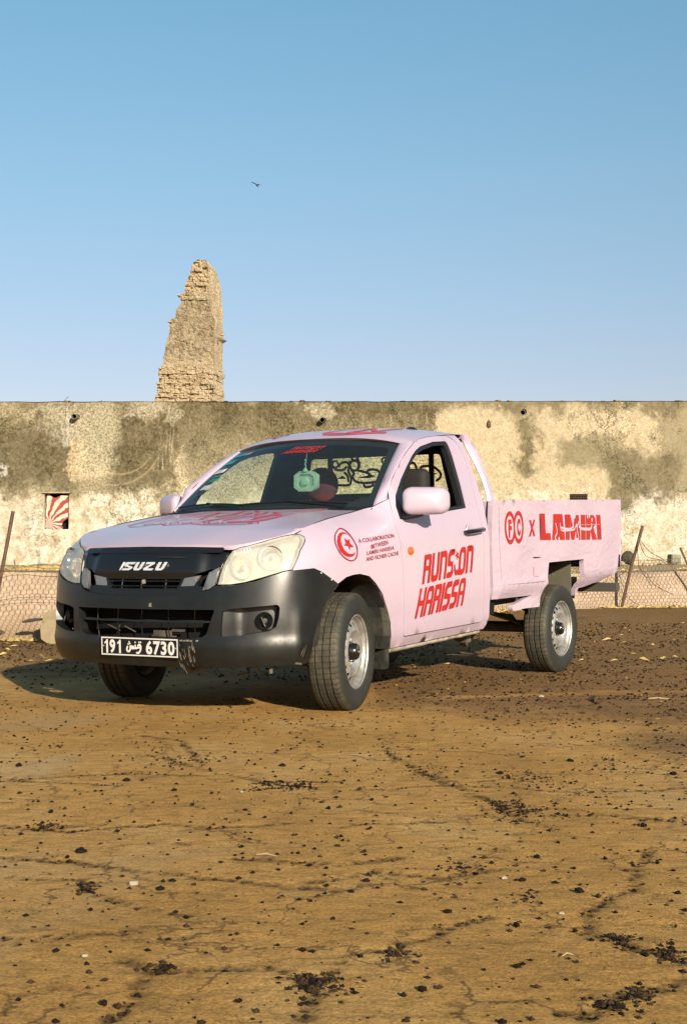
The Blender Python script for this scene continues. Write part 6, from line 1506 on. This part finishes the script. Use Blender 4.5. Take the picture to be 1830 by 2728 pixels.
# ------------------------------------------------------------------ bird
mb = MB()
bird = empty('bird', (-.964, 15, 5.027)); bird.rotation_euler = (0, D2R(-38+90), 0)
tag(bird, 'tiny dark bird flying in the clear blue sky above the wall', 'bird')
bmat = simple('dark_feathers', (.012,.012,.014), .8)
bird.scale = (.8,.8,.8)
mb.tube([(-.042,0,0),(-.028,0,0),(-.005,0,0),(.022,0,0),(.040,0,0)], [.003,.009,.011,.006,.003], 8); mb.add([(.030,-.004,0),(.058,-.011,0),(.046,0,0),(.058,.011,0),(.030,.004,0)], [(0,1,2,3,4)]); mb.build('body', bmat, bird)
for g in (1, -1):
    mesh_obj('wing', [(-.012,0,.002),(.010,0,.002),(.026,g*.05,.010),(.036,g*.10,-.002),(.018,g*.058,.014),(-.004,g*.03,.012),(-.012,0,.004),(.010,0,.004),(.026,g*.05,.012),(.036,g*.10,0),(.018,g*.058,.016),(-.004,g*.03,.014)],
             [(0,1,2,3,4,5),(6,7,8,9,10,11)[::-1],(0,1,7,6),(1,2,8,7),(2,3,9,8),(3,4,10,9),(4,5,11,10),(5,0,6,11)], bmat, bird)
bird.rotation_euler = Vector((-.55, .45, .70)).to_track_quat('X', 'Z').to_euler()
# ------------------------------------------------------------------ single lumps, twigs and scraps near the camera
src = rock_obj('dung_lump', 1.0, (0,0,-5), (1,1,.75), clodm, 2, .45)
lumps = [(-.760,3.978,.022),(-.93,2.86,.013),(-.80,2.69,.015),(-.455,2.62,.015),(-.45,3.62,.012),(-.47,3.53,.015),(-.61,3.32,.011),(-.62,2.97,.012),(.06,3.62,.012),(.40,3.18,.014),(.155,2.71,.014),(-.86,2.55,.012),(.29,2.52,.013),(.60,3.50,.017),(.47,3.62,.014),(.25,3.30,.014),(-.13,3.95,.012),(-.19,3.94,.010),(-.62,5.02,.016),(-.83,5.25,.017),(-1.33,5.62,.022),(-.52,4.72,.014),(-.05,4.65,.016),(.10,4.82,.013),(1.12,4.05,.018),(.95,4.35,.017),(.36,2.86,.012),(.02,3.50,.012),(-.33,4.62,.013),(.55,3.9,.014),(.82,3.3,.014),(-.25,5.62,.018),(.62,5.42,.018),(.95,5.75,.02),(1.3,5.4,.02),(-.98,4.6,.016),(-.08,2.62,.010),(.70,2.60,.014),(.86,2.75,.012),(-.70,2.60,.010)]
for i, (x, y, s_) in enumerate(lumps):
    o = src if i == 0 else src.copy()
    if i: COL.objects.link(o)
    o.location = (x, y, gz(x, y)+s_*.30); o.scale = (s_*(.45+.4*rng.random()), s_*(.45+.4*rng.random()), s_*.52); o.rotation_euler = (0,0,rng.random()*6)
    tag(o, 'small dark dung lump lying on the cracked sandy ground', 'dung lump', 'dark dung lumps scattered over the near ground')
twm = simple('pale_twig', (.45,.34,.20), .8)
for (x0, y0, x1, y1, r_, lab) in ((-.25,3.93,-.19,3.91,.0028,'pale straw stalk lying left of centre on the near ground'), (.025,5.93,.10,5.85,.004,'pale dry twig on the ground just below the front wheel'), (.465,2.93,.49,2.94,.002,'tan bark sliver lying at the lower right of the ground'), (1.86,8.35,1.98,8.33,.006,'pale stick lying at the far right of the yard')):
    mb = MB(); mb.tube([(x0,y0,gz(x0,y0)+.004),((x0+x1)/2,(y0+y1)/2+.008,gz(x0,y0)+.007),(x1,y1,gz(x1,y1)+.004)], [r_*.6,r_,r_*.5], 6); tag(mb.build('twig', twm), lab, 'twig')
scm_ = simple('white_scrap', (.42,.37,.28), .8)
for (x, y, s_, lab) in ((-.545,3.57,.018,'largest crumpled whitish scrap, left of centre on the near ground'), (.425,3.64,.012,'small curled white scrap right of centre on the near ground'), (.52,3.28,.010,'tiny white chip beside the right hand crack'), (1.22,8.45,.022,'whitish pebble on the dark litter right of the front wheel'), (-.37,4.98,.009,'tiny white chip on the ground below the bumper'), (-.55,2.93,.010,'pale grey chip near the lower left crack')):
    o = rock_obj('pale_scrap', x*7, (x, y, gz(x, y)+s_*.4), (s_*.7, s_*.5, s_*.35), scm_, 2, .5); tag(o, lab, 'scrap')

tone_down(.61)
